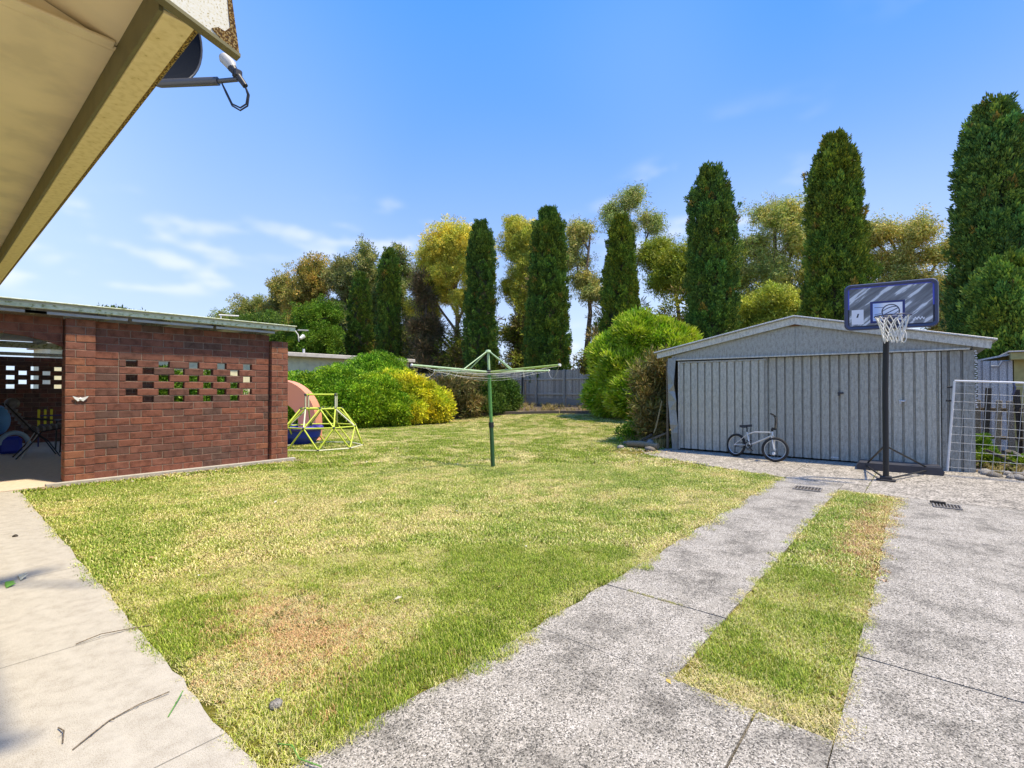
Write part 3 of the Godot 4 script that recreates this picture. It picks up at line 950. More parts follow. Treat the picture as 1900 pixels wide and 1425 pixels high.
func make_patio_furniture() -> void:
	# padded recliner seen from the side
	var ch := thing("recliner_chair", "dark grey padded recliner chair on black tube legs in the patio", "chair", Vector3(-15.0, 0.016, -1.62))
	var mb := MB.new()
	for s in [-0.26, 0.26]:
		mb = MB.new()
		mb.tube([Vector3(s, 0.0, 0.30), Vector3(s, 0.42, -0.02), Vector3(s, 0.56, -0.10), Vector3(s, 0.62, -0.42)], 0.014, 6)
		part("leg", mb, M.black_paint, ch)
		mb = MB.new()
		mb.tube([Vector3(s, 0.0, -0.40), Vector3(s, 0.36, -0.20), Vector3(s, 0.60, 0.05), Vector3(s, 1.18, 0.46)], 0.014, 6)
		part("leg", mb, M.black_paint, ch)
		mb = MB.new()
		mb.tube([Vector3(s * 1.1, 0.86, 0.20), Vector3(s * 1.1, 0.80, -0.28)], 0.02, 6)
		part("armrest", mb, M.black_plastic, ch)
		mb = MB.new()
		mb.tube([Vector3(s * 0.9, 0.0, 0.22), Vector3(s * 0.9, 0.55, -0.06)], 0.011, 6)
		part("strut", mb, M.chrome, ch)
	for st in [[Vector3(0, 0.60, 0.03), Vector3(0, 0.66, -0.48), 5], [Vector3(0, 0.64, 0.10), Vector3(0, 1.14, 0.40), 6]]:
		mb = MB.new()
		var a: Vector3 = st[0]; var b: Vector3 = st[1]; var k: int = st[2]
		for i in k:
			mb.bar(a.lerp(b, (i + 0.06) / k), a.lerp(b, (i + 0.94) / k), 0.52, 0.14, 0.05, Vector3(0, 0.3, -1) if k == 6 else Vector3.UP)
		part("seat_pad" if k == 5 else "back_pad", mb, M.grey_fabric, ch)
	mb = MB.new()
	mb.tube([Vector3(-0.22, 1.17, 0.34), Vector3(-0.18, 1.18, 0.34), Vector3(0.18, 1.18, 0.34), Vector3(0.22, 1.17, 0.34)], [0.06, 0.11, 0.11, 0.06], 12)
	part("head_pillow", mb, M.grey_fabric, ch)

	var bc := thing("toy_tub", "blue plastic toy tub behind the recliner in the patio", "toy", Vector3(-16.2, 0.016, -1.25))
	mb = MB.new()
	mb.blob(Vector3(0, 0.78, 0.10), Vector3(0.26, 0.34, 0.22), nz, 0.15, 10, 14)
	part("shell", mb, M.sky_plastic, bc)
	mb = MB.new()
	var pts := []
	for i in 13:
		var a := PI * i / 12.0
		pts.append(Vector3(0.12, 0.22 + 0.26 * sin(a), -0.16 + 0.24 * cos(a)))
	mb.tube(pts, 0.05, 8)
	part("hoop", mb, M.pale_blue_plastic, bc)
	mb = MB.new()
	mb.bx(0, 0.2, -0.10, 0.3, 0.38, 0.40, 0.06)
	part("tub", mb, M.blue_plastic, bc)

	var yr := thing("toy_gate", "yellow barred plastic toy gate against the patio back wall", "toy", Vector3(-17.5, 0.016, -2.1))
	for i in 3:
		mb = MB.new()
		mb.bx(0, 0.70, 0.12 - 0.12 * i, 0.035, 0.52, 0.05, 0.008)
		part("bar", mb, M.yellow_plastic, yr)
	for y in [0.56, 0.80]:
		mb = MB.new()
		mb.bx(0.03, y, -0.12, 0.03, 0.035, 0.44, 0.006)
		part("rail", mb, M.purple_plastic, yr)
	for z in [0.12, -0.34]:
		mb = MB.new()
		mb.bx(-0.03, 0.23, z, 0.03, 0.46, 0.03, 0.005)
		part("leg", mb, M.purple_plastic, yr)

	var tb := thing("side_table", "dark outdoor table half hidden by the brick pier", "table", Vector3(-15.9, 0.016, -2.42))
	mb = MB.new()
	mb.bx(0, 0.74, 0, 0.7, 0.035, 0.62, 0.01)
	part("table_top", mb, M.black_plastic, tb)
	for sx in [-0.3, 0.3]:
		for sz in [-0.26, 0.26]:
			mb = MB.new()
			mb.tube([Vector3(sx, 0, sz * 1.1), Vector3(sx, 0.73, sz)], 0.016, 6)
			part("leg", mb, M.black_paint, tb)
	mb = MB.new()
	mb.bx(-15.9, 0.90, -2.36, 0.24, 0.26, 0.20, 0.02)
	mb.bx(-15.9, 1.10, -2.38, 0.16, 0.14, 0.14, 0.02)
	single("storage_tub", mb, M.grey_box, "grey tub standing on the dark patio table", "tub")


# ---------------------------------------------------------------- the house: eave, gable end and dish
func make_house() -> void:
	var h := thing("house", "house eave with cream soffit, olive trim and lichened white barge board", "house")
	var pitch := tan(deg_to_rad(16.0))
	var mb := MB.new()
	# painted walls under the eave
	mb.bx(-6.4, 1.4, 4.6, 7.9, 2.85, 7.9)
	part("wall", mb, M.cream_soffit, h)
	# soffit sheets of the flat eave
	for a in [[-2.42, -5.245], [-5.255, -8.1], [-8.11, -10.44]]:
		mb = MB.new()
		mb.bx((a[0] + a[1]) * 0.5, 2.822, 0.09, a[0] - a[1], 0.012, 1.14, 0.003)
		part("soffit_panel", mb, M.cream_soffit, h)
	# raked lining of the verge, following the roof
	mb = MB.new()
	var t := Transform3D(Basis(Vector3.BACK, Vector3.UP, Vector3.LEFT), Vector3(-1.845, 0, 0))
	mb.prism(PackedVector2Array([Vector2(-0.49, 2.818), Vector2(4.4, 2.818 + 4.89 * pitch), Vector2(4.4, 2.83 + 4.89 * pitch), Vector2(-0.49, 2.83)]), 0.55, t)
	part("verge_lining", mb, M.cream_soffit, h)
	mb = MB.new()
	mb.prism(PackedVector2Array([Vector2(-0.48, 2.815), Vector2(4.4, 2.815), Vector2(4.4, 2.815 + 4.88 * pitch)]), 0.03, Transform3D(Basis(Vector3.BACK, Vector3.UP, Vector3.LEFT), Vector3(-2.385, 0, 0)))
	part("gable_lining", mb, M.cream_soffit, h)
	mb = MB.new()
	mb.bar(Vector3(-2.375, 2.817, -0.47), Vector3(-2.375, 2.817, 0.66), 0.045, 0.012, 0.003)
	part("cover_strip", mb, M.cream_soffit, h)
	# box fascia: olive inner face, cream underside, lichened outer arris
	mb = MB.new()
	mb.bx(-6.15, 2.775, -0.484, 8.58, 0.145, 0.012)
	part("trim_board", mb, M.olive_paint, h)
	mb = MB.new()
	mb.bx(-6.15, 2.706, -0.536, 8.58, 0.012, 0.09, 0.002)
	part("fascia_underside", mb, M.cream_paint, h)
	mb = MB.new()
	mb.bx(-6.15, 2.765, -0.588, 8.58, 0.135, 0.014, 0.004)
	part("fascia", mb, M.lichened_edge, h)
	# barge board over the gable end, with a weathered outer end
	mb = MB.new()
	var bl := PackedVector2Array([Vector2(-0.70, 2.655), Vector2(4.6, 2.655 + 5.30 * pitch), Vector2(4.6, 2.90 + 5.28 * pitch), Vector2(-0.664, 2.90)])
	mb.prism(bl, 0.024, Transform3D(Basis(Vector3.BACK, Vector3.UP, Vector3.LEFT), Vector3(-1.818, 0, 0)))
	part("barge_board", mb, M.barge_paint, h)
	mb = MB.new()
	mb.prism(PackedVector2Array([Vector2(-0.703, 2.652), Vector2(-0.66, 2.668), Vector2(-0.615, 2.700), Vector2(-0.635, 2.715), Vector2(-0.655, 2.712), Vector2(-0.672, 2.735), Vector2(-0.668, 2.77), Vector2(-0.664, 2.82), Vector2(-0.655, 2.90), Vector2(-0.668, 2.90)]), 0.030, Transform3D(Basis(Vector3.BACK, Vector3.UP, Vector3.LEFT), Vector3(-1.815, 0, 0)))
	part("barge_end", mb, M.barge_end, h)
	mb = MB.new()
	mb.prism(PackedVector2Array([Vector2(-0.705, 2.648), Vector2(4.6, 2.648 + 5.305 * pitch), Vector2(4.6, 2.660 + 5.305 * pitch), Vector2(-0.705, 2.660)]), 0.034, Transform3D(Basis(Vector3.BACK, Vector3.UP, Vector3.LEFT), Vector3(-1.813, 0, 0)))
	part("barge_trim", mb, M.olive_paint, h)
	# roof planes
	mb = MB.new()
	mb.prism(PackedVector2Array([Vector2(-0.66, 2.905), Vector2(4.6, 2.905 + 5.26 * pitch), Vector2(9.8, 2.905), Vector2(9.8, 2.95), Vector2(4.6, 2.95 + 5.26 * pitch), Vector2(-0.66, 2.95)]), 8.7, Transform3D(Basis(Vector3.BACK, Vector3.UP, Vector3.LEFT), Vector3(-1.80, 0, 0)))
	part("roof", mb, M.roof_metal, h)

	# satellite dish above the gutter
	var d := thing("satellite_dish", "black satellite dish with a grey arm above the house eave", "satellite dish", Vector3(-3.93, 0, -1.0))
	var nn := Vector3(0.80, -0.15, -0.30).normalized()
	var sx := nn.cross(Vector3.UP).normalized()
	var b := Basis(sx, nn, sx.cross(nn))
	mb = MB.new()
	var prof := []
	for i in 9:
		var u := i / 8.0
		prof.append(Vector2(0.31 * u, 0.068 * u * u - 0.012))
	prof.append(Vector2(0.315, 0.06))
	for i in 9:
		var u := 1.0 - i / 8.0
		prof.append(Vector2(0.31 * u, 0.068 * u * u))
	mb.lathe(Transform3D(b, Vector3(-0.02, 3.905, 0.03)), prof, 40)
	part("reflector", mb, M.dish_face, d)
	mb = MB.new()
	var ring := []
	for i in 40:
		var a := TAU * i / 40
		ring.append(Vector3(-0.02, 3.905, 0.03) + b * Vector3(cos(a) * 0.313, 0.068, sin(a) * 0.313))
	mb.tube(ring, 0.008, 6, false, true)
	part("rim", mb, M.dish_arm, d)
	mb = MB.new()
	mb.tube([Vector3(-0.12, 2.9, 0.42), Vector3(-0.12, 3.5, 0.22), Vector3(-0.10, 3.80, 0.12)], 0.022, 10)
	part("mast", mb, M.dish_arm, d)
	mb = MB.new()
	mb.tube([Vector3(-0.05, 3.60, 0.12), Vector3(0.0, 3.54, 0.05), Vector3(0.06, 3.52, -0.01), Vector3(0.36, 3.53, -0.25)], 0.027, 10)
	mb.tube([Vector3(0.36, 3.53, -0.25), Vector3(0.46, 3.54, -0.33)], 0.015, 10)
	part("feed_arm", mb, M.dish_arm, d)
	mb = MB.new()
	mb.tube([Vector3(0.41, 3.68, -0.26), Vector3(0.418, 3.665, -0.266), Vector3(0.445, 3.625, -0.295), Vector3(0.452, 3.60, -0.305)], [0.026, 0.036, 0.036, 0.024], 14)
	var cap := part("feed_horn", mb, M.lnb_cap, d)
	mb = MB.new()
	mb.tube([Vector3(0.447, 3.61, -0.30), Vector3(0.465, 3.575, -0.32), Vector3(0.51, 3.49, -0.36)], [0.03, 0.022, 0.018], 10)
	mb.bx(0.47, 3.57, -0.325, 0.05, 0.05, 0.05, 0.008)
	part("converter", mb, M.black_plastic, d)
	for k in 2:
		mb = MB.new()
		var o := 0.012 * k
		mb.tube([Vector3(0.38, 3.515, -0.265), Vector3(0.40, 3.46 - o, -0.285), Vector3(0.43, 3.38 - o, -0.31), Vector3(0.47, 3.355 - o * 1.5, -0.345), Vector3(0.50 + o * 0.5, 3.38 - o, -0.37 - o * 0.5), Vector3(0.51 + o * 0.5, 3.44, -0.375 - o * 0.5), Vector3(0.508, 3.49, -0.36)], 0.0055, 6)
		part("cable", mb, M.black_plastic, d)


# ---------------------------------------------------------------- the garage
# ribbed sheet standing in the xy plane, facing +z: broad pans with narrow grooves
func ribbed(x0: float, x1: float, y0: float, y1: float, z: float, pitch: float, phase := 0.0, deep := 0.046, groove := 0.029) -> MB:
	var mb := MB.new()
	var p := PackedVector2Array()
	p.append(Vector2(x0, z))
	var x := x0 + pitch * (0.5 + phase)
	while x < x1 - 0.03:
		p.append(Vector2(x - groove * 0.7, z))
		p.append(Vector2(x - groove * 0.35, z - deep))
		p.append(Vector2(x + groove * 0.35, z - deep))
		p.append(Vector2(x + groove * 0.7, z))
		if pitch > 0.1:
			p.append(Vector2(x + pitch * 0.46, z)); p.append(Vector2(x + pitch * 0.48, z + 0.004)); p.append(Vector2(x + pitch * 0.54, z + 0.004)); p.append(Vector2(x + pitch * 0.56, z))
		x += pitch
	while p.size() > 1 and p[p.size() - 1].x > x1 - 0.002: p.remove_at(p.size() - 1)
	p.append(Vector2(x1, z))
	for i in p.size() - 1:
		var a := p[i]; var b := p[i + 1]
		mb.quad(Vector3(a.x, y0, a.y), Vector3(b.x, y0, b.y), Vector3(b.x, y1, b.y), Vector3(a.x, y1, a.y))
		mb.quad(Vector3(a.x, y1, a.y - 0.0), Vector3(b.x, y1, b.y), Vector3(b.x, y1, z - 0.06), Vector3(a.x, y1, z - 0.06))
		mb.quad(Vector3(b.x, y0, b.y), Vector3(a.x, y0, a.y), Vector3(a.x, y0, z - 0.06), Vector3(b.x, y0, z - 0.06))
	mb.quad(Vector3(x1, y0, z - 0.06), Vector3(x0, y0, z - 0.06), Vector3(x0, y1, z - 0.06), Vector3(x1, y1, z - 0.06))
	mb.quad(Vector3(x0, y0, z - 0.06), Vector3(x0, y0, z), Vector3(x0, y1, z), Vector3(x0, y1, z - 0.06))
	mb.quad(Vector3(x1, y0, z), Vector3(x1, y0, z - 0.06), Vector3(x1, y1, z - 0.06), Vector3(x1, y1, z))
	return mb


func make_garage() -> void:
	var g := thing("garage", "weathered grey ribbed metal garage with a low gable roof", "garage")
	var F := -12.1
	var B := -18.2
	var L := -4.98
	var R := 0.68
	# closed shell behind the doors: side and back walls, dark inside
	var mb := MB.new()
	mb.bx(L + 0.02, 1.15, (F + B) * 0.5 - 0.1, 0.03, 2.3, F - B - 0.25)
	part("side_wall", mb, M.zinc_dark, g)
	mb = MB.new()
	mb.bx(R - 0.02, 1.15, (F + B) * 0.5 - 0.1, 0.03, 2.3, F - B - 0.25)
	part("side_wall", mb, M.zinc_dark, g)
	mb = MB.new()
	mb.bx((L + R) * 0.5, 1.15, B, R - L, 2.3, 0.03)
	part("back_wall", mb, M.zinc_dark, g)
	mb = MB.new()
	mb.bx((L + R) * 0.5, 1.1, F - 0.35, R - L - 0.1, 2.2, 0.02)
	part("lining", mb, M.dark_timber, g)
	# sliding doors hung on different tracks, and the fixed end sheet
	part("left_door", ribbed(-4.70, -2.79, 0.045, 2.155, F - 0.015, 0.170, 0.1), M.zinc_pale, g)
	part("middle_door", ribbed(-2.82, -0.62, 0.035, 2.20, F - 0.075, 0.1665, 0.15), M.zinc, g)
	part("right_door", ribbed(-0.60, 0.20, 0.03, 2.195, F - 0.015, 0.168, 0.0), M.zinc_pale, g)
	part("end_sheet", ribbed(0.215, 0.66, -0.02, 2.20, F - 0.055, 0.185, 0.0), M.zinc_blue, g)
	mb = MB.new()
	mb.bx(-3.745, 2.168, F - 0.02, 1.93, 0.022, 0.05, 0.003)
	for i in 12: mb.bx(-4.60 + 0.165 * i, 2.15, F - 0.001, 0.11, 0.03, 0.012, 0.004)
	part("door_rail", mb, M.zinc_dark, g)
	mb = MB.new()
	mb.bx(-4.72, 1.10, F - 0.01, 0.035, 2.16, 0.04, 0.004)
	part("door_stile", mb, M.barge_zinc, g)
	mb = MB.new()
	mb.bx(-0.615, 1.12, F - 0.005, 0.02, 2.14, 0.03, 0.003)
	part("door_stile", mb, M.rust, g)
	for a in [[-1.36, 1.42], [-0.36, 1.27]]:
		mb = MB.new()
		mb.bx(a[0], a[1], F + 0.0 if a[0] > -0.6 else F - 0.06, 0.10, 0.035, 0.04, 0.008)
		mb.bx(a[0] - 0.03, a[1] - 0.03, F + 0.004 if a[0] > -0.6 else F - 0.056, 0.03, 0.06, 0.03, 0.006)
		part("latch", mb, M.dark_joint if a[0] < -0.6 else M.white_metal, g)
	mb = MB.new()
	mb.bx(-1.47, 0.085, F - 0.071, 0.13, 0.03, 0.004)
	part("name_plate", mb, M.white_metal, g)
	# gable infill in two flat sheets, the head rail and the barge boards
	var rx := -2.17
	var t := Transform3D(Basis.IDENTITY, Vector3(0, 0, F - 0.045))
	mb = MB.new()
	mb.prism(PackedVector2Array([Vector2(-4.9, 2.235), Vector2(rx - 0.003, 2.235), Vector2(rx - 0.003, 2.95), Vector2(-4.9, 2.33)]), 0.03, t)
	part("gable_sheet", mb, M.zinc_dark, g)
	mb = MB.new()
	mb.prism(PackedVector2Array([Vector2(rx + 0.003, 2.235), Vector2(0.62, 2.235), Vector2(0.62, 2.32), Vector2(rx + 0.003, 2.95)]), 0.033, t)
	part("gable_sheet", mb, M.zinc_dark, g)
	mb = MB.new()
	mb.bar(Vector3(-4.85, 2.225, F + 0.005), Vector3(0.60, 2.225, F + 0.005), 0.055, 0.032, 0.004)
	part("head_rail", mb, M.barge_zinc, g)
	mb = MB.new()
	mb.bx(-2.2, 2.19, F - 0.16, 5.3, 0.10, 0.05)
	part("door_track", mb, M.dark_timber, g)
	var zt := Transform3D(Basis.IDENTITY, Vector3(0, 0, F + 0.03))
	mb = MB.new()
	mb.prism(PackedVector2Array([Vector2(-5.26, 2.275), Vector2(rx, 2.895), Vector2(rx, 3.045), Vector2(-5.26, 2.41)]), 0.03, zt)
	part("barge_board", mb, M.barge_zinc, g)
	mb = MB.new()
	mb.prism(PackedVector2Array([Vector2(rx + 0.002, 2.895), Vector2(0.87, 2.21), Vector2(0.89, 2.36), Vector2(rx + 0.002, 3.045)]), 0.032, zt)
	part("barge_board", mb, M.barge_zinc, g)
	mb = MB.new()
	# roof sheets: corrugated, running down both slopes, edge capping on the verge
	for s in [[rx, 3.045, -5.32, 2.40], [rx, 3.045, 0.95, 2.345]]:
		mb = MB.new()
		var z := F + 0.10
		var k := 0
		while z > B - 0.1:
			var z2 := z - 0.19
			var up := 0.045
			var a := Vector3(s[0], s[1], 0); var b := Vector3(s[2], s[3], 0)
			for q in [[z, z - 0.12, 0.020, 0.020], [z - 0.12, z - 0.135, 0.020, up], [z - 0.135, z - 0.175, up, up], [z - 0.175, z2, up, 0.020]]:
				mb.oq(Vector3(a.x, a.y + q[2], q[0]), Vector3(b.x, b.y + q[2], q[0]), Vector3(b.x, b.y + q[3], q[1]), Vector3(a.x, a.y + q[3], q[1]), Vector3.UP)
			z = z2
		mb.oq(Vector3(s[0], s[1] + 0.004, F + 0.10), Vector3(s[2], s[3] + 0.004, F + 0.10), Vector3(s[2], s[3] + 0.004, B), Vector3(s[0], s[1] + 0.004, B), Vector3.DOWN)
		part("roof_sheet", mb, M.roof_metal, g)
		mb = MB.new()
		mb.bar(Vector3(s[0], s[1] + 0.022, F + 0.085), Vector3(s[2], s[3] + 0.022, F + 0.085), 0.07, 0.03, 0.006)
		part("verge_cap", mb, M.white_metal, g)
	mb = MB.new()
	mb.prism(PackedVector2Array([Vector2(rx - 0.12, 2.855), Vector2(rx + 0.14, 2.85), Vector2(rx, 2.895)]), 0.012, Transform3D(Basis.IDENTITY, Vector3(0, 0, F + 0.012)))
	part("apex_plate", mb, M.rust, g)
	# crumpled corner flashing on the left
	mb = MB.new()
	var ys := [2.27, 1.95, 1.62, 1.45, 1.20, 0.98, 0.62, 0.42, 0.0]
	var xl := [-4.985, -4.99, -4.985, -4.955, -4.975, -4.94, -4.90, -4.895, -4.88]
	var xr := [-4.775, -4.79, -4.80, -4.80, -4.745, -4.765, -4.72, -4.70, -4.73]
	var zl := [0.0, 0.02, 0.0, 0.06, 0.02, 0.05, 0.09, 0.03, 0.0]
	var zr2 := [0.02, 0.05, 0.09, 0.02, 0.07, 0.03, 0.05, 0.10, 0.02]
	for i in ys.size() - 1:
		var a := Vector3(xl[i], ys[i], F + 0.03 + zl[i]); var b := Vector3(xr[i], ys[i], F + 0.03 + zr2[i])
		var c := Vector3(xr[i + 1], ys[i + 1], F + 0.03 + zr2[i + 1]); var e := Vector3(xl[i + 1], ys[i + 1], F + 0.03 + zl[i + 1])
		if i % 2: mb.tri(a, e, c); mb.tri(a, c, b)
		else: mb.tri(a, e, b); mb.tri(e, c, b)
		mb.quad(a, Vector3(a.x, a.y, F - 0.12), Vector3(e.x, e.y, F - 0.12), e)
	part("corner_flashing", mb, M.zinc_blue, g)
	mb = MB.new()
	mb.bx(-5.02, 1.1, F - 0.03, 0.05, 2.2, 0.06, 0.006)
	part("corner_post", mb, M.old_timber, g)
	mb = MB.new()
	for i in 26: mb.bx(0.672 + 0.012 * (i % 2), 2.18 - 0.04 * i, F - 0.0, 0.03, 0.022, 0.02)
	part("corner_bead", mb, M.white_metal, g)


# ---------------------------------------------------------------- basketball stand
func board_print() -> ImageTexture:
	var w := 480
	var h := 300
	var im := Image.create(w, h, false, Image.FORMAT_RGBA8)
	var f := FastNoiseLite.new()
	f.seed = 8
	f.frequency = 0.008
	var f2 := FastNoiseLite.new()
	f2.seed = 3
	f2.frequency = 0.05
	for y in h:
		for x in w:
			# brushed slanting white strokes on smoky grey
			var s := (x + y * 1.15)
			var q := x - y * 0.8
			var k := f.get_noise_2d(s * 1.5, q * 0.22) + 0.25 * f2.get_noise_2d(s * 0.9, q * 0.15)
			var c := Color(0.36, 0.365, 0.38).lerp(Color(0.60, 0.61, 0.63), clampf(0.5 + k, 0, 1))
			c = c.lerp(Color(0.88, 0.89, 0.91), ss(0.20, 0.36, k) * 0.9)
			var u := float(x) / w; var v := float(y) / h
			# navy border band, brighter blue hairline
			var e := minf(minf(x, w - 1 - x), minf(y, h - 1 - y))
			if e < 9: c = Color(0.30, 0.34, 0.78) if v < 0.55 else Color(0.10, 0.11, 0.20)
			# white card lower left with a small mark
			if u > 0.045 and u < 0.19 and v > 0.56 and v < 0.93:
				c = Color(0.90, 0.90, 0.93)
				if absf(u - 0.115 - (0.74 - v) * 0.15) < 0.010 and v > 0.66 and v < 0.76: c = Color(0.2, 0.2, 0.25)
			# target box
			if u > 0.27 and u < 0.675 and v > 0.38 and v < 0.92:
				c = Color(0.14, 0.17, 0.42)
				if u > 0.30 and u < 0.645 and v > 0.43 and v < 0.87:
					c = Color(0.95, 0.95, 0.97).lerp(Color(0.70, 0.78, 0.95), ss(0.46, 0.31, u))
					# ball: ellipse outline with curved seams and speed strokes
					var bx := (u - 0.51) / 0.10; var by := (v - 0.65) / 0.17
					var rr := sqrt(bx * bx + by * by)
					if absf(rr - 1.0) < 0.07: c = Color(0.2, 0.2, 0.26)
					if rr < 1.0 and (absf(by + 0.55 * bx) < 0.07 or absf(by - 0.55 + 0.35 * bx * bx + 0.3 * bx) < 0.07 or absf(by + 0.62 - 0.3 * bx * bx + 0.3 * bx) < 0.06): c = Color(0.24, 0.24, 0.30)
					if bx < -0.6 and bx > -1.9 and (absf(by + 0.2 * bx) < 0.05 or absf(by - 0.55 + 0.1 * bx) < 0.05 or absf(by + 0.6 - 0.05 * bx) < 0.05) and rr > 1.0: c = Color(0.45, 0.47, 0.55)
			# hand written white flourish, lower right
			var lu := u - 0.76
			if lu > 0.0 and lu < 0.13 and absf(v - 0.86 + 0.1 * lu - 0.022 * sin(lu * 170.0)) < 0.017: c = Color(0.93, 0.93, 0.95)
			im.set_pixel(x, y, c)
	return ImageTexture.create_from_image(im)


func rounded(w: float, h: float, r: float, k := 6) -> PackedVector2Array:
	var p := PackedVector2Array()
	for c in [[1, 1, 0.0], [-1, 1, PI / 2], [-1, -1, PI], [1, -1, PI * 1.5]]:
		for i in k + 1:
			var a: float = c[2] + PI / 2 * i / k
			p.append(Vector2(c[0] * (w * 0.5 - r) + cos(a) * r, c[1] * (h * 0.5 - r) + sin(a) * r))
	return p


func make_hoop() -> void:
	var turn := deg_to_rad(9.0)
	var s := thing("basketball_stand", "portable basketball stand with dark blue backboard and white net by the garage", "basketball hoop", Vector3(-0.52, 0, -10.15))
	var mb := MB.new()
	mb.tube([Vector3(0, 0.02, 0), Vector3(0.0, 1.5, 0.0), Vector3(0.02, 2.55, 0)], 0.042, 14)
	part("pole", mb, M.black_paint, s)
	mb = MB.new()
	mb.bar(Vector3(0.02, 2.46, 0), Vector3(0.03, 2.72, 0.24), 0.05, 0.03, 0.004)
	mb.bar(Vector3(0.02, 2.30, -0.02), Vector3(0.03, 3.0, 0.22), 0.05, 0.03, 0.004)
	part("board_arm", mb, M.black_paint, s)
	mb = MB.new()
	mb.bx(0, 0.015, 0.0, 0.26, 0.03, 0.14, 0.008)
	mb.bx(0, 0.05, 0.0, 0.16, 0.06, 0.10, 0.01)
	part("foot", mb, M.black_plastic, s)
	# water tank behind the pole
	mb = MB.new()
	mb.prism(PackedVector2Array([Vector2(-0.58, 0.0), Vector2(0.64, 0.0), Vector2(0.66, 0.06), Vector2(0.62, 0.13), Vector2(-0.55, 0.13), Vector2(-0.60, 0.06)]), 0.55, Transform3D(Basis(Vector3.UP, 0.06), Vector3(0.06, 0.0, -1.72)))
	part("water_tank", mb, M.tank_plastic, s)
	for a in [[Vector3(-0.03, 0.55, -0.03), Vector3(-0.33, 0.13, -1.25)], [Vector3(0.03, 0.55, -0.03), Vector3(0.50, 0.13, -1.25)], [Vector3(-0.05, 0.06, -0.02), Vector3(-0.36, 0.08, -1.2)], [Vector3(0.06, 0.05, -0.02), Vector3(0.50, 0.07, -1.2)]]:
		mb = MB.new()
		mb.tube([a[0], a[1]], 0.015, 8)
		part("brace", mb, M.black_paint, s)
	# backboard: rounded dark frame with a printed smoky sheet
	var bt := Transform3D(Basis(Vector3.UP, turn), Vector3(0.075, 2.83, 0.26))
	var bb := MeshInstance3D.new()
	mb = MB.new()
	var ro := rounded(1.20, 0.745, 0.09)
	var ri := rounded(1.10, 0.645, 0.06)
	for i in ro.size():
		var j := (i + 1) % ro.size()
		var a := Vector3(ro[i].x, ro[i].y, 0); var b := Vector3(ro[j].x, ro[j].y, 0); var c := Vector3(ri[i].x, ri[i].y, 0); var d := Vector3(ri[j].x, ri[j].y, 0)
		var z := Vector3(0, 0, 0.05)
		var m1 := a.lerp(c, 0.3); var m2 := b.lerp(d, 0.3)
		mb.oq(bt * (a + z * 0.5), bt * (b + z * 0.5), bt * (m2 + z), bt * (m1 + z), bt.basis.z)
		mb.oq(bt * (m1 + z), bt * (m2 + z), bt * (d + z * 0.8), bt * (c + z * 0.8), bt.basis.z)
		mb.oq(bt * a, bt * b, bt * (b + z * 0.5), bt * (a + z * 0.5), bt.basis * a)
		mb.oq(bt * c, bt * d, bt * (d + z * 0.8), bt * (c + z * 0.8), bt.basis * -c)
		mb.oq(bt * a, bt * b, bt * d, bt * c, -bt.basis.z)
	part("board_frame", mb, M.navy_plastic, s)
	mb = MB.new()
	mb.quad_uv(bt * Vector3(-0.55, -0.3225, 0.022), bt * Vector3(0.55, -0.3225, 0.022), bt * Vector3(0.55, 0.3225, 0.022), bt * Vector3(-0.55, 0.3225, 0.022))
	mb.box(bt * Transform3D(Basis.IDENTITY, Vector3(0, 0, 0.012)), Vector3(1.10, 0.645, 0.012))
	var pm := StandardMaterial3D.new()
	pm.resource_name = "board_print"
	pm.albedo_texture = board_print()
	pm.roughness = 0.3
	part("backboard", mb, pm, s)
	# rim and net
	mb = MB.new()
	var rc := bt * Vector3(0, -0.21, 0.05 + 0.30)
	var pts := []
	for i in 28:
		var a := TAU * i / 28
		pts.append(rc + bt.basis * Vector3(cos(a) * 0.225, 0, sin(a) * 0.225))
	mb.tube(pts, 0.010, 8, false, true)
	mb.box(bt * Transform3D(Basis.IDENTITY, Vector3(0, -0.22, 0.075)), Vector3(0.18, 0.10, 0.08), 0.01)
	part("rim", mb, M.navy_plastic, s)
	mb = MB.new()
	var nk := 10
	for i in nk:
		for w in [-1, 1]:
			var l := []
			for q in 7:
				var u := q / 6.0
				var a: float = TAU * i / nk + w * u * TAU / nk * 1.5
				var rad := lerpf(0.222, 0.105, pow(u, 0.75))
				l.append(rc + Vector3(0.0, -0.40 * u - (0.015 * sin(i * 2.1) * u), 0) + bt.basis * Vector3(cos(a) * rad, 0, sin(a) * rad))
			mb.tube(l, 0.0075, 5, false)
	var loop := []
	for i in 9: loop.append(rc + Vector3(0.13 + 0.035 * sin(TAU * i / 9), -0.33 - 0.09 * cos(TAU * i / 9), 0.06))
	mb.tube(loop, 0.007, 5, false, true)
	part("net", mb, M.net_cord, s)


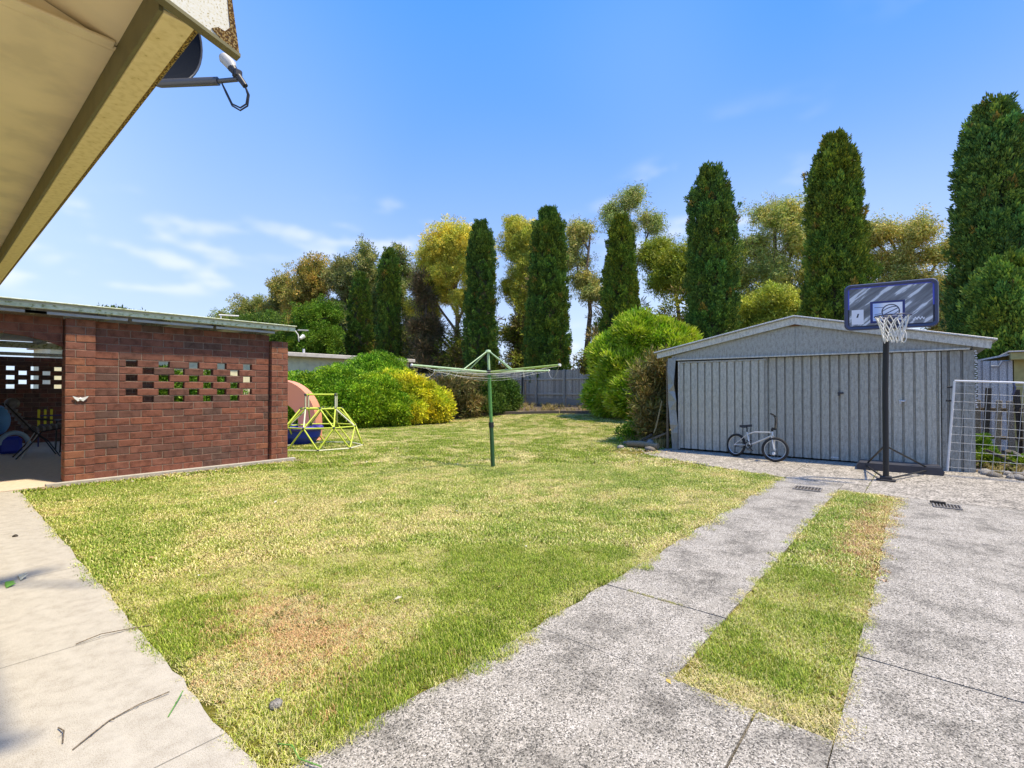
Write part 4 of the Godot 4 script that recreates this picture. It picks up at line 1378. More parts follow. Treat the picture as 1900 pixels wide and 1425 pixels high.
# ---------------------------------------------------------------- bicycle
func wheel(parent: Node, x: Transform3D, rad: float) -> void:
	var ring := func(rr: float) -> Array:
		var p := []
		for i in 36: p.append(x * Vector3(cos(TAU * i / 36) * rr, sin(TAU * i / 36) * rr, 0))
		return p
	var mb := MB.new()
	mb.tube(ring.call(rad - 0.029), 0.029, 8, false, true)
	var ty := part("wheel", mb, M.tyre, parent)
	mb = MB.new()
	mb.tube(ring.call(rad - 0.057), 0.012, 6, false, true)
	part("rim", mb, M.chrome, ty)
	mb = MB.new()
	for i in 16:
		var a := TAU * i / 16
		mb.tube([x * Vector3(cos(a + 0.2) * 0.018, sin(a + 0.2) * 0.018, 0.015 * (1 if i % 2 else -1)), x * Vector3(cos(a) * (rad - 0.06), sin(a) * (rad - 0.06), 0)], 0.0016, 4, false)
	part("spokes", mb, M.wire, ty)
	mb = MB.new()
	mb.tube([x * Vector3(0, 0, -0.05), x * Vector3(0, 0, 0.05)], 0.02, 10)
	part("hub", mb, M.chrome, ty)


func make_bike() -> void:
	var rear := Vector3(-3.30, 0.0, -11.73)
	var front := Vector3(-2.42, 0.0, -11.30)
	var fw := (front - rear).normalized()
	var wb := rear.distance_to(front)
	var b := thing("bmx_bicycle", "small silver and black bicycle leaning against the garage door", "bicycle", rear)
	# own axes: x forward, y up (leaning towards the garage), z to the rider's right
	var zz := fw.cross(Vector3.UP).normalized()
	var up := Vector3.UP.rotated(fw, -0.13)
	zz = fw.cross(up).normalized()
	var X := Transform3D(Basis(fw, up, zz), Vector3.ZERO)
	var R := 0.255
	wheel(b, X * Transform3D(Basis.IDENTITY, Vector3(0, R, 0)), R)
	var steer := Basis(Vector3.UP, 0.58)
	wheel(b, X * Transform3D(steer, Vector3(wb, R, 0)), R)
	var P := func(x: float, y: float, z: float) -> Vector3: return X * Vector3(x, y, z)
	var bb := Vector2(0.36, 0.28)
	var head := Vector2(wb - 0.10, 0.62)
	var headb := Vector2(wb - 0.085, 0.53)
	var seat := Vector2(0.27, 0.53)
	var mb := MB.new()
	mb.tube([P.call(seat.x, seat.y - 0.02, 0), P.call(0.45, 0.575, 0), P.call(head.x, head.y - 0.02, 0)], 0.017, 8)
	mb.tube([P.call(bb.x, bb.y, 0), P.call(headb.x, headb.y + 0.01, 0)], 0.019, 8)
	mb.tube([P.call(bb.x, bb.y, 0), P.call(seat.x - 0.01, seat.y + 0.03, 0)], 0.017, 8)
	for s in [-1, 1]:
		mb.tube([P.call(bb.x, bb.y, 0.03 * s), P.call(0.0, R, 0.06 * s)], 0.010, 6)
		mb.tube([P.call(seat.x, seat.y - 0.03, 0.02 * s), P.call(0.0, R, 0.06 * s)], 0.009, 6)
	mb.tube([P.call(headb.x, headb.y, 0), P.call(head.x, head.y, 0)], 0.022, 10)
	part("frame", mb, M.silver_paint, b)
	mb = MB.new()
	for s in [-1, 1]:
		var o: Vector3 = steer * Vector3(0, 0, 0.055 * s)
		mb.tube([P.call(headb.x + o.x * 0.4, headb.y - 0.01, o.z), P.call(wb - 0.02 + o.x, R, o.z)], 0.013, 8)
	part("fork", mb, M.silver_paint, b)
	# bars
	mb = MB.new()
	var H := func(x: float, y: float, z: float) -> Vector3: return X * (Vector3(head.x, head.y, 0) + steer * Vector3(x, y, z))
	mb.tube([H.call(0, 0, 0), H.call(-0.01, 0.06, 0)], 0.022, 8)
	mb.box(X * Transform3D(steer, Vector3(head.x + 0.03, head.y + 0.06, 0)), Vector3(0.09, 0.05, 0.05), 0.008)
	for s in [-1, 1]:
		mb.tube([H.call(0.05, 0.06, 0.0), H.call(0.05, 0.07, 0.08 * s), H.call(0.05, 0.26, 0.18 * s), H.call(0.03, 0.33, 0.25 * s), H.call(-0.02, 0.345, 0.34 * s)], 0.011, 8)
	mb.tube([H.call(0.05, 0.22, -0.16), H.call(0.05, 0.22, 0.16)], 0.010, 6)
	var hb := part("handlebar", mb, M.black_paint, b)
	for s in [-1, 1]:
		mb = MB.new()
		mb.tube([H.call(0.01, 0.338, 0.27 * s), H.call(-0.022, 0.346, 0.37 * s)], 0.017, 8)
		part("grip", mb, M.rubber, hb)
	mb = MB.new()
	mb.prism(PackedVector2Array([Vector2(-0.13, -0.07), Vector2(-0.10, -0.075), Vector2(0.0, -0.03), Vector2(0.13, -0.018), Vector2(0.14, 0.0), Vector2(0.13, 0.018), Vector2(0.0, 0.03), Vector2(-0.10, 0.075), Vector2(-0.13, 0.07)]), 0.045, X * Transform3D(Basis(Vector3.RIGHT, Vector3.FORWARD, Vector3.UP).rotated(Vector3.BACK, 0.16), Vector3(seat.x - 0.03, seat.y + 0.14, 0)))
	var se := part("saddle", mb, M.black_plastic, b)
	mb = MB.new()
	mb.tube([P.call(seat.x - 0.005, seat.y + 0.01, 0), P.call(seat.x - 0.03, seat.y + 0.15, 0)], 0.013, 8)
	part("seat_post", mb, M.black_paint, se)
	mb = MB.new()
	var ch := []
	for i in 24: ch.append(P.call(bb.x + cos(TAU * i / 24) * 0.075, bb.y + sin(TAU * i / 24) * 0.075, 0.045))
	mb.tube(ch, 0.008, 6, false, true)
	mb.tube([P.call(bb.x, bb.y, -0.06), P.call(bb.x, bb.y, 0.06)], 0.02, 8)
	mb.tube([P.call(bb.x, bb.y, 0.06), P.call(bb.x + 0.12, bb.y - 0.10, 0.065)], 0.011, 6)
	mb.tube([P.call(bb.x, bb.y, -0.06), P.call(bb.x - 0.12, bb.y + 0.10, -0.065)], 0.011, 6)
	mb.tube([P.call(bb.x, bb.y + 0.075, 0.045), P.call(0.0, R + 0.03, 0.045)], 0.005, 4, false)
	mb.tube([P.call(bb.x, bb.y - 0.075, 0.045), P.call(0.0, R - 0.03, 0.045)], 0.005, 4, false)
	part("crankset", mb, M.black_paint, b)
	for s in [-1, 1]:
		mb = MB.new()
		mb.box(X * Transform3D(Basis.IDENTITY, Vector3(bb.x + 0.12 * s, bb.y - 0.10 * s, 0.115 * s)), Vector3(0.09, 0.02, 0.09), 0.005)
		part("pedal", mb, M.black_plastic, b)
	mb = MB.new()
	mb.lathe(X * Transform3D(Basis(Vector3.RIGHT, PI / 2), Vector3(wb + 0.0, R - 0.085, 0.03)), [Vector2(0, -0.012), Vector2(0.03, -0.01), Vector2(0.036, 0.0), Vector2(0.03, 0.01), Vector2(0, 0.012)], 14)
	part("wheel_reflector", mb, M.white_plastic, b)


# ---------------------------------------------------------------- rotary clothesline
func make_clothesline() -> void:
	var c := thing("rotary_clothesline", "green rotary clothesline with four arms standing on the lawn", "clothesline", Vector3(-6.44, 0, -7.13))
	var lean := Vector3(-0.073, 0, 0.061)   # the post leans a little
	var at := func(y: float) -> Vector3: return Vector3(0, y, 0) + lean * (y / 2.25) * 1.0
	var mb := MB.new()
	mb.tube([at.call(-0.03), at.call(0.80)], 0.040, 14)
	part("lower_post", mb, M.dark_green_pole, c)
	mb = MB.new()
	mb.tube([at.call(0.76), at.call(0.86)], 0.050, 14)
	part("collar", mb, M.black_plastic, c)
	mb = MB.new()
	mb.tube([at.call(0.80), at.call(1.83)], 0.034, 14)
	part("inner_post", mb, M.green_pole, c)
	mb = MB.new()
	mb.tube([at.call(1.80), at.call(2.24)], 0.026, 12)
	part("head_post", mb, M.pale_green, c)
	mb = MB.new()
	mb.tube([at.call(1.79), at.call(1.87)], 0.06, 14)
	part("hub", mb, M.black_plastic, c)
	mb = MB.new()
	mb.lathe(Transform3D(Basis.IDENTITY, at.call(2.22)), [Vector2(0.05, -0.02), Vector2(0.06, 0.0), Vector2(0.045, 0.035), Vector2(0.0, 0.045)], 14)
	part("cap", mb, M.pale_green, c)
	var hub: Vector3 = at.call(1.83)
	var top: Vector3 = at.call(2.23)
	var tips := []
	for k in 4:
		var a := deg_to_rad(39.9 + 45.0 + 90.0 * k)
		var dir := Vector3(cos(a), 0, -sin(a))
		var tip := hub + dir * 1.75 + Vector3(0, 0.075, 0)
		tips.append(tip)
		mb = MB.new()
		mb.tube([hub + dir * 0.04, hub.lerp(tip, 0.42), tip], [0.021, 0.021, 0.019], 10)
		var ar := part("arm", mb, M.lime_arm if k == 3 else M.pale_green, c)
		mb = MB.new()
		mb.tube([tip, tip + dir * 0.03], 0.024, 10)
		part("end_cap", mb, M.white_plastic, ar)
		mb = MB.new()
		mb.tube([top + dir * 0.03, hub.lerp(tip, 0.36) + Vector3(0, 0.01, 0)], 0.012, 8)
		part("stay", mb, M.pale_green, c)
	for lp in 5:
		var f := 1.0 - 0.15 * lp
		for k in 4:
			var a: Vector3 = hub.lerp(tips[k], f) + Vector3(0, -0.015, 0)
			var b: Vector3 = hub.lerp(tips[(k + 1) % 4], f) + Vector3(0, -0.015, 0)
			var l := []
			for i in 9:
				var u := i / 8.0
				l.append(a.lerp(b, u) + Vector3(0, -(0.15 + 0.08 * sin(k * 3.0 + lp * 1.7)) * f * 4.0 * u * (1.0 - u), 0))
			mb = MB.new()
			mb.tube(l, 0.0024, 5, false)
			part("line", mb, M.line_wire, c)


# ---------------------------------------------------------------- play things by the hedge
func make_toys() -> void:
	var d := thing("climbing_dome", "lime green tube climbing dome with black joints beside the brick wall", "climbing frame", Vector3(-12.07, 0, -6.72), 0.2)
	var rings := []
	for r in [[0.0, 1.02, 0.0], [0.52, 0.90, PI / 8], [0.98, 0.50, 0.0]]:
		var p := []
		for i in 8: p.append(Vector3(cos(TAU * i / 8 + r[2]) * r[1], r[0] + 0.02, sin(TAU * i / 8 + r[2]) * r[1]))
		rings.append(p)
	var segs := []
	for i in 8:
		var j := (i + 1) % 8
		segs.append([rings[0][i], rings[0][j], 1]); segs.append([rings[0][i], rings[1][i], 0]); segs.append([rings[0][j], rings[1][i], 0])
		segs.append([rings[1][i], rings[1][j], 0]); segs.append([rings[1][i], rings[2][j], 1 if i % 2 else 0]); segs.append([rings[1][i], rings[2][i], 0])
		segs.append([rings[2][i], rings[2][j], 0])
	var top := []
	for i in [0, 2, 4, 6]:
		top.append(rings[2][i] + Vector3(0, 0.36, 0))
		segs.append([rings[2][i], top[-1], 1])
	for i in 4: segs.append([top[i], top[(i + 1) % 4], 0])
	for s in segs:
		var mb := MB.new()
		mb.tube([s[0], s[1]], 0.020, 7)
		part("tube", mb, M.lime_bar if s[2] == 0 else M.cream_bar, d)
	for rg in rings + [top]:
		for p in rg:
			var mb := MB.new()
			mb.blob(p, Vector3.ONE * 0.035, nz, 0.0, 5, 7)
			part("joint", mb, M.dark_joint, d)
	# orange arch tunnel
	var a := thing("play_arch", "orange plastic play arch behind the climbing dome", "toy", Vector3(-14.6, 0, -6.85), deg_to_rad(39.9))
	var mb := MB.new()
	var prof := PackedVector2Array()
	for i in 25:
		var t := PI * i / 24.0
		prof.append(Vector2(cos(t) * 1.12, 0.55 + sin(t) * 1.22))
	prof.append(Vector2(-1.12, 0.0)); prof.append(Vector2(-0.62, 0.0))
	for i in 25:
		var t := PI * (24 - i) / 24.0
		prof.append(Vector2(cos(t) * 0.62, 0.50 + sin(t) * 0.62))
	prof.append(Vector2(0.62, 0.0)); prof.append(Vector2(1.12, 0.0))
	mb.prism(prof, 0.5, Transform3D(Basis.IDENTITY, Vector3(0, 0, -0.25)))
	part("arch_panel", mb, M.orange_plastic, a)
	mb = MB.new()
	mb.bx(0, 0.02, 0, 2.3, 0.04, 0.6, 0.01)
	part("base_plate", mb, M.orange_plastic, a)
	# blue shell pool
	var s := thing("paddling_pool", "blue and violet plastic paddling pool under the climbing dome", "pool", Vector3(-13.45, 0, -6.75))
	mb = MB.new()
	mb.lathe(Transform3D(Basis.IDENTITY.scaled(Vector3(1.0, 1.0, 0.8)), Vector3(0, 0.0, 0)), [Vector2(0.0, 0.01), Vector2(0.55, 0.01), Vector2(0.72, 0.20), Vector2(0.76, 0.40), Vector2(0.72, 0.42), Vector2(0.66, 0.38), Vector2(0.52, 0.06), Vector2(0.0, 0.05)], 28)
	part("basin", mb, M.blue_plastic, s)
	mb = MB.new()
	var rim := []
	for i in 28: rim.append(Vector3(cos(TAU * i / 28) * 0.76, 0.43, sin(TAU * i / 28) * 0.61))
	mb.tube(rim, 0.06, 8, false, true)
	part("rim", mb, M.violet_plastic, s)


# ---------------------------------------------------------------- small things on the ground
func rock(called: String, at: Vector3, r: Vector3, m: Material, label: String, cat: String, group := "", sd := 0.0) -> void:
	var mb := MB.new()
	var f := FastNoiseLite.new()
	f.seed = int(sd) + 3
	f.frequency = 1.1 / maxf(r.x, r.z)
	mb.blob(Vector3.ZERO, r, f, 0.45, 7, 10)
	var o := single(called, mb, m, label, cat, group)
	o.position = at
	o.rotation.y = sd


func make_small_things() -> void:
	# steel grates let into the drive
	for a in [[Vector3(-1.38, 0.0, -8.56), "grid iron drain grate in the left wheel track near the garage", 0.34, 0.28], [Vector3(0.19, 0.0, -8.42), "broken iron drain grate in the right hand concrete near the garage", 0.26, 0.26]]:
		var g := thing("drain_grate", a[1], "drain grate", a[0], 0.05, "drain grates in the drive")
		var w: float = a[2]; var dz: float = a[3]
		for s in [-1, 1]:
			var mb := MB.new()
			mb.bx(w * 0.5 * s, 0.008, 0, 0.02, 0.016, dz, 0.003)
			part("frame_bar", mb, M.grate, g)
			mb = MB.new()
			mb.bx(0, 0.008, dz * 0.5 * s, w + 0.02, 0.016, 0.02, 0.003)
			part("frame_bar", mb, M.grate, g)
		for i in 7:
			var mb := MB.new()
			mb.bx(-w * 0.5 + w * (i + 1) / 8.0, 0.008, 0, 0.012, 0.012, dz - 0.02, 0.002)
			part("bar", mb, M.grate, g)
		var p := MB.new()
		p.bx(0, 0.002, 0, w, 0.003, dz)
		part("sump", p, M.dark_timber, g)
	var mb := MB.new()
	mb.bx(0.10, 0.025, -8.53, 0.16, 0.03, 0.04, 0.006)
	single("broken_brick", mb, M.dark_timber, "small dark block lying beside the broken drain grate", "block")
	rock("stone", Vector3(-2.36, 0.015, -1.09), Vector3(0.032, 0.022, 0.030), M.pale_stone, "round grey brown stone in the dry grass near the camera", "stone", "", 2.0)

	# litter on the path
	mb = MB.new()
	for i in 4: mb.tri(Vector3(0.03 * i - 0.05, 0.012 + 0.01 * (i % 2), 0.02), Vector3(0.03 * i, 0.022, -0.03), Vector3(0.03 * i + 0.03, 0.010, 0.03))
	var o := single("fallen_leaf", mb, M.green_leaf, "crumpled green leaf lying on the joint of the house path", "leaf")
	o.position = Vector3(-5.42, 0.0, -0.46)
	mb = MB.new()
	for i in 4: mb.tri(Vector3(0.035 * i - 0.05, 0.010, 0.03), Vector3(0.03 * i, 0.030 + 0.01 * (i % 2), -0.02), Vector3(0.03 * i + 0.04, 0.012, 0.03))
	o = single("plastic_scrap", mb, M.pale_scrap, "scrap of clear plastic beside the green leaf on the path", "scrap")
	o.position = Vector3(-5.55, 0.0, -0.55)
	mb = MB.new()
	mb.tri(Vector3(-0.03, 0.006, 0.0), Vector3(0.03, 0.008, 0.02), Vector3(0.0, 0.016, -0.03))
	mb.tri(Vector3(-0.03, 0.006, 0.0), Vector3(0.0, 0.016, -0.03), Vector3(-0.04, 0.010, -0.035))
	o = single("fallen_leaf", mb, M.dry_leaf, "yellow dry leaf on the concrete at the tip of the median grass", "leaf")
	o.position = Vector3(-1.02, 0.0, -2.47)
	o.scale = Vector3.ONE * 0.55
	rock("pebble", Vector3(-7.1, 0.012, -0.64), Vector3(0.022, 0.014, 0.018), M.dark_timber, "small black pebble on the far part of the house path", "pebble", "", 1.0)
	var tw := [
		[[Vector3(-2.72, 0.009, -0.42), Vector3(-2.78, 0.013, -0.50), Vector3(-2.83, 0.010, -0.56), Vector3(-2.86, 0.014, -0.68), Vector3(-2.86, 0.016, -0.80)], "thin curved twig lying on the house path in the foreground"],
		[[Vector3(-2.80, 0.010, -0.40), Vector3(-2.88, 0.020, -0.415), Vector3(-2.94, 0.012, -0.405)], "short bent twig tip beside the curved twig on the path"],
		[[Vector3(-2.66, 0.008, -0.74), Vector3(-2.74, 0.020, -0.80), Vector3(-2.80, 0.025, -0.84)], "green grass stalk bending over the path edge"],
		[[Vector3(-3.82, 0.012, -0.60), Vector3(-3.84, 0.020, -0.72), Vector3(-3.80, 0.014, -0.86), Vector3(-3.76, 0.012, -0.95)], "dark dry stalk lying along a joint of the house path"],
		[[Vector3(-2.10, 0.010, -0.98), Vector3(-2.02, 0.030, -1.0), Vector3(-1.94, 0.018, -0.99), Vector3(-1.84, 0.012, -1.03)], "grass runner creeping over the drive edge in the foreground"],
	]
	for t in tw:
		mb = MB.new()
		mb.tube(t[0], 0.0028, 5)
		for i in range(1, t[0].size() - 1):
			mb.tube([t[0][i], t[0][i] + Vector3(0.02, 0.006, 0.015 * (1 if i % 2 else -1))], 0.0018, 4)
		single("twig", mb, M.green_leaf if "green" in t[1] or "runner" in t[1] else M.old_timber, t[1], "twig", "twigs on the concrete")

	# old timber and stones heaped at the garage corner
	mb = MB.new()
	mb.tube([Vector3(-5.95, 0.09, -11.78), Vector3(-5.6, 0.10, -11.80), Vector3(-5.1, 0.085, -11.72)], [0.075, 0.085, 0.07], 12)
	single("log", mb, M.log, "pale weathered log lying at the left corner of the garage", "log")
	mb = MB.new()
	mb.bar(Vector3(-6.3, 0.06, -12.25), Vector3(-5.3, 0.07, -12.45), 0.18, 0.05, 0.008)
	single("plank", mb, M.post_timber, "grey plank lying behind the pale log", "plank")
	mb = MB.new()
	mb.bar(Vector3(-5.75, 0.10, -11.95), Vector3(-5.42, 0.34, -12.1), 0.06, 0.06, 0.008)
	single("timber_offcut", mb, M.dark_timber, "dark offcut of timber propped on the pale log", "timber")
	mb = MB.new()
	mb.bar(Vector3(-5.55, 0.16, -12.0), Vector3(-5.05, 0.40, -12.25), 0.05, 0.05, 0.006)
	single("timber_offcut", mb, M.old_timber, "brown offcut leaning towards the garage corner post", "timber")
	mb = MB.new()
	mb.tube([Vector3(-5.42, 0.36, -12.2), Vector3(-5.36, 0.52, -12.2), Vector3(-5.30, 0.80, -12.22), Vector3(-5.22, 1.20, -12.25)], [0.016, 0.022, 0.02, 0.016], 7)
	single("leaning_stick", mb, M.stick, "long pale stick leaning upright beside the garage corner", "stick")
	rock("stone", Vector3(-5.42, 0.12, -11.98), Vector3(0.10, 0.09, 0.08), M.pale_stone, "pale stone behind the log at the garage corner", "stone", "", 4.0)
	rock("stone", Vector3(-5.98, 0.03, -11.45), Vector3(0.17, 0.045, 0.09), M.pale_stone, "flat pale stone in front of the log", "stone", "", 5.0)
	rock("stone", Vector3(-5.18, 0.04, -11.42), Vector3(0.16, 0.06, 0.10), M.stone, "grey stone at the foot of the garage corner", "stone", "", 6.0)

	# timber edging of the garden bed
	var e := thing("garden_edging", "low weathered timber edging along the garden bed at the back", "edging")
	var pts := [Vector3(-17.0, 0, -15.9), Vector3(-15.6, 0, -17.9), Vector3(-13.2, 0, -19.3), Vector3(-11.2, 0, -20.0), Vector3(-9.0, 0, -20.2), Vector3(-6.6, 0, -20.2)]
	for i in pts.size() - 1:
		var a: Vector3 = pts[i]; var b: Vector3 = pts[i + 1]
		a.y = ground_y(a.x, a.z) + 0.07; b.y = ground_y(b.x, b.z) + 0.07
		mb = MB.new()
		mb.bar(a, a.lerp(b, 0.985), 0.10, 0.16, 0.015)
		part("sleeper", mb, M.sleeper, e)


# ---------------------------------------------------------------- fences, gate, neighbours
func make_fences() -> void:
	var r := RandomNumberGenerator.new()
	r.seed = 31
	var pm := []
	for i in 3:
		var q := MB.new()
		q.box(Transform3D(Basis(Vector3.FORWARD, 0.006 * (i - 1)), Vector3(0, 0.5, 0)), Vector3(0.092, 1.0, 0.016), 0.003)
		pm.append(q.mesh())
	# back fence of grey palings: higher bays on the left, a lower one on the right
	var f := thing("paling_fence", "grey timber paling fence with square posts along the back of the yard", "fence")
	var Z := -21.85
	var x := -30.0
	while x < -6.0:
		var gy := ground_y(x, Z)
		var low := x > -13.75
		var bot := 0.42 + gy - 0.02
		var top := gy + (1.62 if low else 1.90) + r.randf_range(-0.02, 0.02)
		put("paling", pm[r.randi() % 3], M["paling%d" % (r.randi() % 4)], f, Transform3D(Basis.IDENTITY.scaled(Vector3(1, top - bot, 1)), Vector3(x, bot, Z + r.randf_range(-0.004, 0.004))))
		x += 0.099
	x = -29.5
	while x < -6.0:
		var gy := ground_y(x, Z)
		var mb := MB.new()
		mb.bx(x, gy + 0.95, Z + 0.07, 0.11, 1.94, 0.10, 0.008)
		part("post", mb, M.post_timber, f)
		mb = MB.new()
		mb.bx(x + 0.93, gy + 0.22, Z - 0.01, 1.75, 0.36, 0.04, 0.005)
		part("plinth", mb, M.paling3, f)
		for y in [0.62, 1.42]:
			mb = MB.new()
			mb.bx(x + 0.93, gy + y, Z + 0.035, 1.75, 0.08, 0.04, 0.005)
			part("rail", mb, M.paling2, f)
		x += 1.86
	# dark leaning posts in front of the fence
	for a in [[Vector3(-17.35, 0, -21.6), Vector3(0.06, 1.75, 0.0), 0.055, "dark leaning post in front of the back fence beside the dark shrub"], [Vector3(-17.0, 0, -21.5), Vector3(-0.02, 1.3, 0.05), 0.05, "shorter brown post leaning on the back fence beside the dark shrub"]]:
		var mb := MB.new()
		var p: Vector3 = a[0]
		p.y = ground_y(p.x, p.z) - 0.05
		mb.tube([p, p + a[1]], a[2], 8)
		single("old_post", mb, M.dark_timber if "dark leaning" in a[3] else M.old_timber, a[3], "post")

	# mesh gate hung open beside the garage
	var g := thing("mesh_gate", "white pipe gate with a wire mesh standing open beside the garage", "gate")
	var zg := -11.62
	var tl := Vector3(0.375, 1.645, zg); var bl := Vector3(0.27, 0.06, zg); var tr := Vector3(3.2, 1.50, zg); var br := Vector3(3.1, 0.05, zg)
	var mb := MB.new()
	mb.tube([bl, tl], 0.020, 10)
	part("stile", mb, M.gate_pipe, g)
	mb = MB.new()
	mb.tube([tl, tr], 0.018, 10)
	part("top_rail", mb, M.gate_pipe, g)
	mb = MB.new()
	mb.tube([tr, br], 0.020, 10)
	part("stile", mb, M.gate_pipe, g)
	for i in 11:
		var u := (i + 0.5) / 11.0
		mb = MB.new()
		mb.tube([bl.lerp(tl, u), bl.lerp(tl, u) + (br.lerp(tr, u) - bl.lerp(tl, u)) * 0.5 + Vector3(0, 0.01 * sin(i * 2.0), 0), br.lerp(tr, u)], 0.0034, 5, false)
		part("wire", mb, M.wire, g)
	for i in 19:
		var u := (i + 1.0) / 20.0
		mb = MB.new()
		mb.tube([bl.lerp(br, u), tl.lerp(tr, u)], 0.0034, 5, false)
		part("wire", mb, M.wire, g)
	for y in [0.78, 0.93]:
		mb = MB.new()
		var p := bl.lerp(tl, y)
		mb.bx(p.x - 0.05, p.y, zg - 0.02, 0.09, 0.03, 0.05, 0.006)
		part("hinge", mb, M.black_paint, g)
	mb = MB.new()
	mb.tube([Vector3(1.10, 1.60, zg + 0.02), Vector3(1.12, 1.52, zg + 0.03), Vector3(1.09, 1.40, zg + 0.02)], 0.016, 6)
	part("strap", mb, M.navy_plastic, g)

	# old timber side fence behind the gate: rough slabs of different heights
	var sf := thing("slab_fence", "tumbledown dark timber side fence behind the mesh gate", "fence")
	var i := 0
	var sx := 0.86
	while sx < 2.6:
		var h := 1.30 + 0.20 * sin(i * 1.9) + 0.12 * sin(i * 0.7)
		var pz := -15.0 + 0.55 * (sx - 0.86) + 0.06 * sin(i * 2.7)
		mb = MB.new()
		mb.box(Transform3D(Basis(Vector3.UP, 0.4 * sin(i * 2.3)) * Basis(Vector3.FORWARD, 0.05 * sin(i * 1.3)), Vector3(sx, h * 0.5 - 0.04, pz)), Vector3(0.10 + 0.035 * sin(i * 3.1), h, 0.04), 0.006)
		part("slab", mb, M.dark_timber if i % 3 == 1 else (M.post_timber if i % 3 else M.paling3), sf)
		sx += 0.135 + 0.05 * sin(i * 1.1)
		i += 1
	for y in [0.45, 1.05]:
		mb = MB.new()
		mb.bar(Vector3(0.80, y, -15.1), Vector3(2.7, y + 0.04, -14.05), 0.05, 0.07, 0.006)
		part("rail", mb, M.old_timber, sf)
	# rubble at the gate
	for k in 26:
		var p := Vector3(r.randf_range(0.74, 1.75), 0.015, r.randf_range(-12.5, -11.75))
		rock("rubble_stone", p, Vector3(r.randf_range(0.05, 0.11), r.randf_range(0.03, 0.07), r.randf_range(0.04, 0.09)), M.pale_stone if k % 3 else M.stone, "pale broken stone lying in the rubble under the mesh gate", "stone", "rubble under the gate", float(k))
	for k in 3:
		mb = MB.new()
		var p := Vector3(1.25 + 0.25 * k, 0.12, -13.1 - 0.3 * k)
		mb.box(Transform3D(Basis(Vector3.UP, 0.6 * k) * Basis(Vector3.FORWARD, 0.5), p), Vector3(0.9, 0.05, 0.16), 0.006)
		single("fallen_board", mb, M.post_timber if k else M.dark_timber, ["dark board fallen in the weeds behind the gate", "grey board fallen against the side fence behind the gate", "farthest grey board lying by the side fence"][k], "board")

	# neighbour's white shed and cream cabin to the right
	var ns := thing("white_shed", "white ribbed metal shed beyond the side fence at the right edge", "shed")
	part("wall", ribbed(0.98, 1.60, 0.0, 2.20, -17.0, 0.15), M.white_metal, ns)
	mb = MB.new()
	mb.prism(PackedVector2Array([Vector2(0.95, 2.19), Vector2(1.62, 2.34), Vector2(1.62, 2.38), Vector2(0.95, 2.23)]), 2.5, Transform3D(Basis.IDENTITY, Vector3(0, 0, -19.5)))
	part("roof", mb, M.white_metal, ns)
	mb = MB.new()
	mb.tube([Vector3(1.22, 2.06, -16.93), Vector3(1.36, 2.06, -16.93), Vector3(1.42, 2.18, -16.93), Vector3(1.55, 2.18, -16.93)], 0.022, 7)
	part("bent_pipe", mb, M.old_metal, ns)
	var nc := thing("cream_cabin", "yellow cream painted cabin at the right edge beyond the fence", "cabin")
	mb = MB.new()
	mb.bx(3.3, 1.1, -18.2, 3.35, 2.2, 2.4)
	part("wall", mb, M.yellow_wall, nc)
	mb = MB.new()
	mb.bx(3.3, 2.29, -18.1, 3.5, 0.18, 2.75, 0.01)
	part("fascia", mb, M.yellow_wall, nc)
	mb = MB.new()
	mb.bx(3.3, 2.395, -18.1, 3.6, 0.03, 2.85, 0.006)
	part("roof", mb, M.pale_roof, nc)
	# long cream building beyond the hedge on the left
	var lb := thing("cream_outbuilding", "long low cream outbuilding with a flat pale roof behind the hedge", "building")
	mb = MB.new()
	mb.bx(-26.0, 1.55, -11.0, 4.0, 3.1, 16.0)
	part("wall", mb, M.cream_wall, lb)
	mb = MB.new()
	mb.bx(-25.9, 3.20, -11.0, 4.5, 0.20, 16.4, 0.02)
	part("roof", mb, M.pale_roof, lb)
	mb = MB.new()
	mb.tube([Vector3(-24.4, 3.3, -12.6), Vector3(-24.4, 3.55, -12.6)], 0.06, 8)
	part("vent_pipe", mb, M.white_metal, lb)


# ---------------------------------------------------------------- plants
func leaf_clump(sd: int, count: int, size: float, leaf: float, wid: float, upness: float, tones: Array, shell := 0.35) -> ArrayMesh:
	var r := RandomNumberGenerator.new()
	r.seed = sd
	var mb := MB.new()
	for i in count:
		var d := Vector3(r.randfn(), r.randfn(), r.randfn()).normalized()
		var p := d * size * pow(r.randf_range(shell, 1.0), 0.8)
		var dir := (d + Vector3.UP * upness + Vector3(r.randfn(), r.randfn(), r.randfn()) * 0.35).normalized()
		var side := dir.cross(Vector3(r.randfn(), r.randfn(), r.randfn())).normalized() * wid * r.randf_range(0.7, 1.2)
		var l := leaf * r.randf_range(0.7, 1.25)
		var t: Color = tones[r.randi() % tones.size()]
		var k := r.randf_range(0.8, 1.2)
		mb.col = Color(t.r * k, t.g * k, t.b * k)
		var bend := dir.cross(side).normalized() * l * 0.12
		mb.tri(p, p + dir * l * 0.45 + side + bend, p + dir * l)
		mb.tri(p, p + dir * l, p + dir * l * 0.45 - side + bend)
	return mb.mesh()


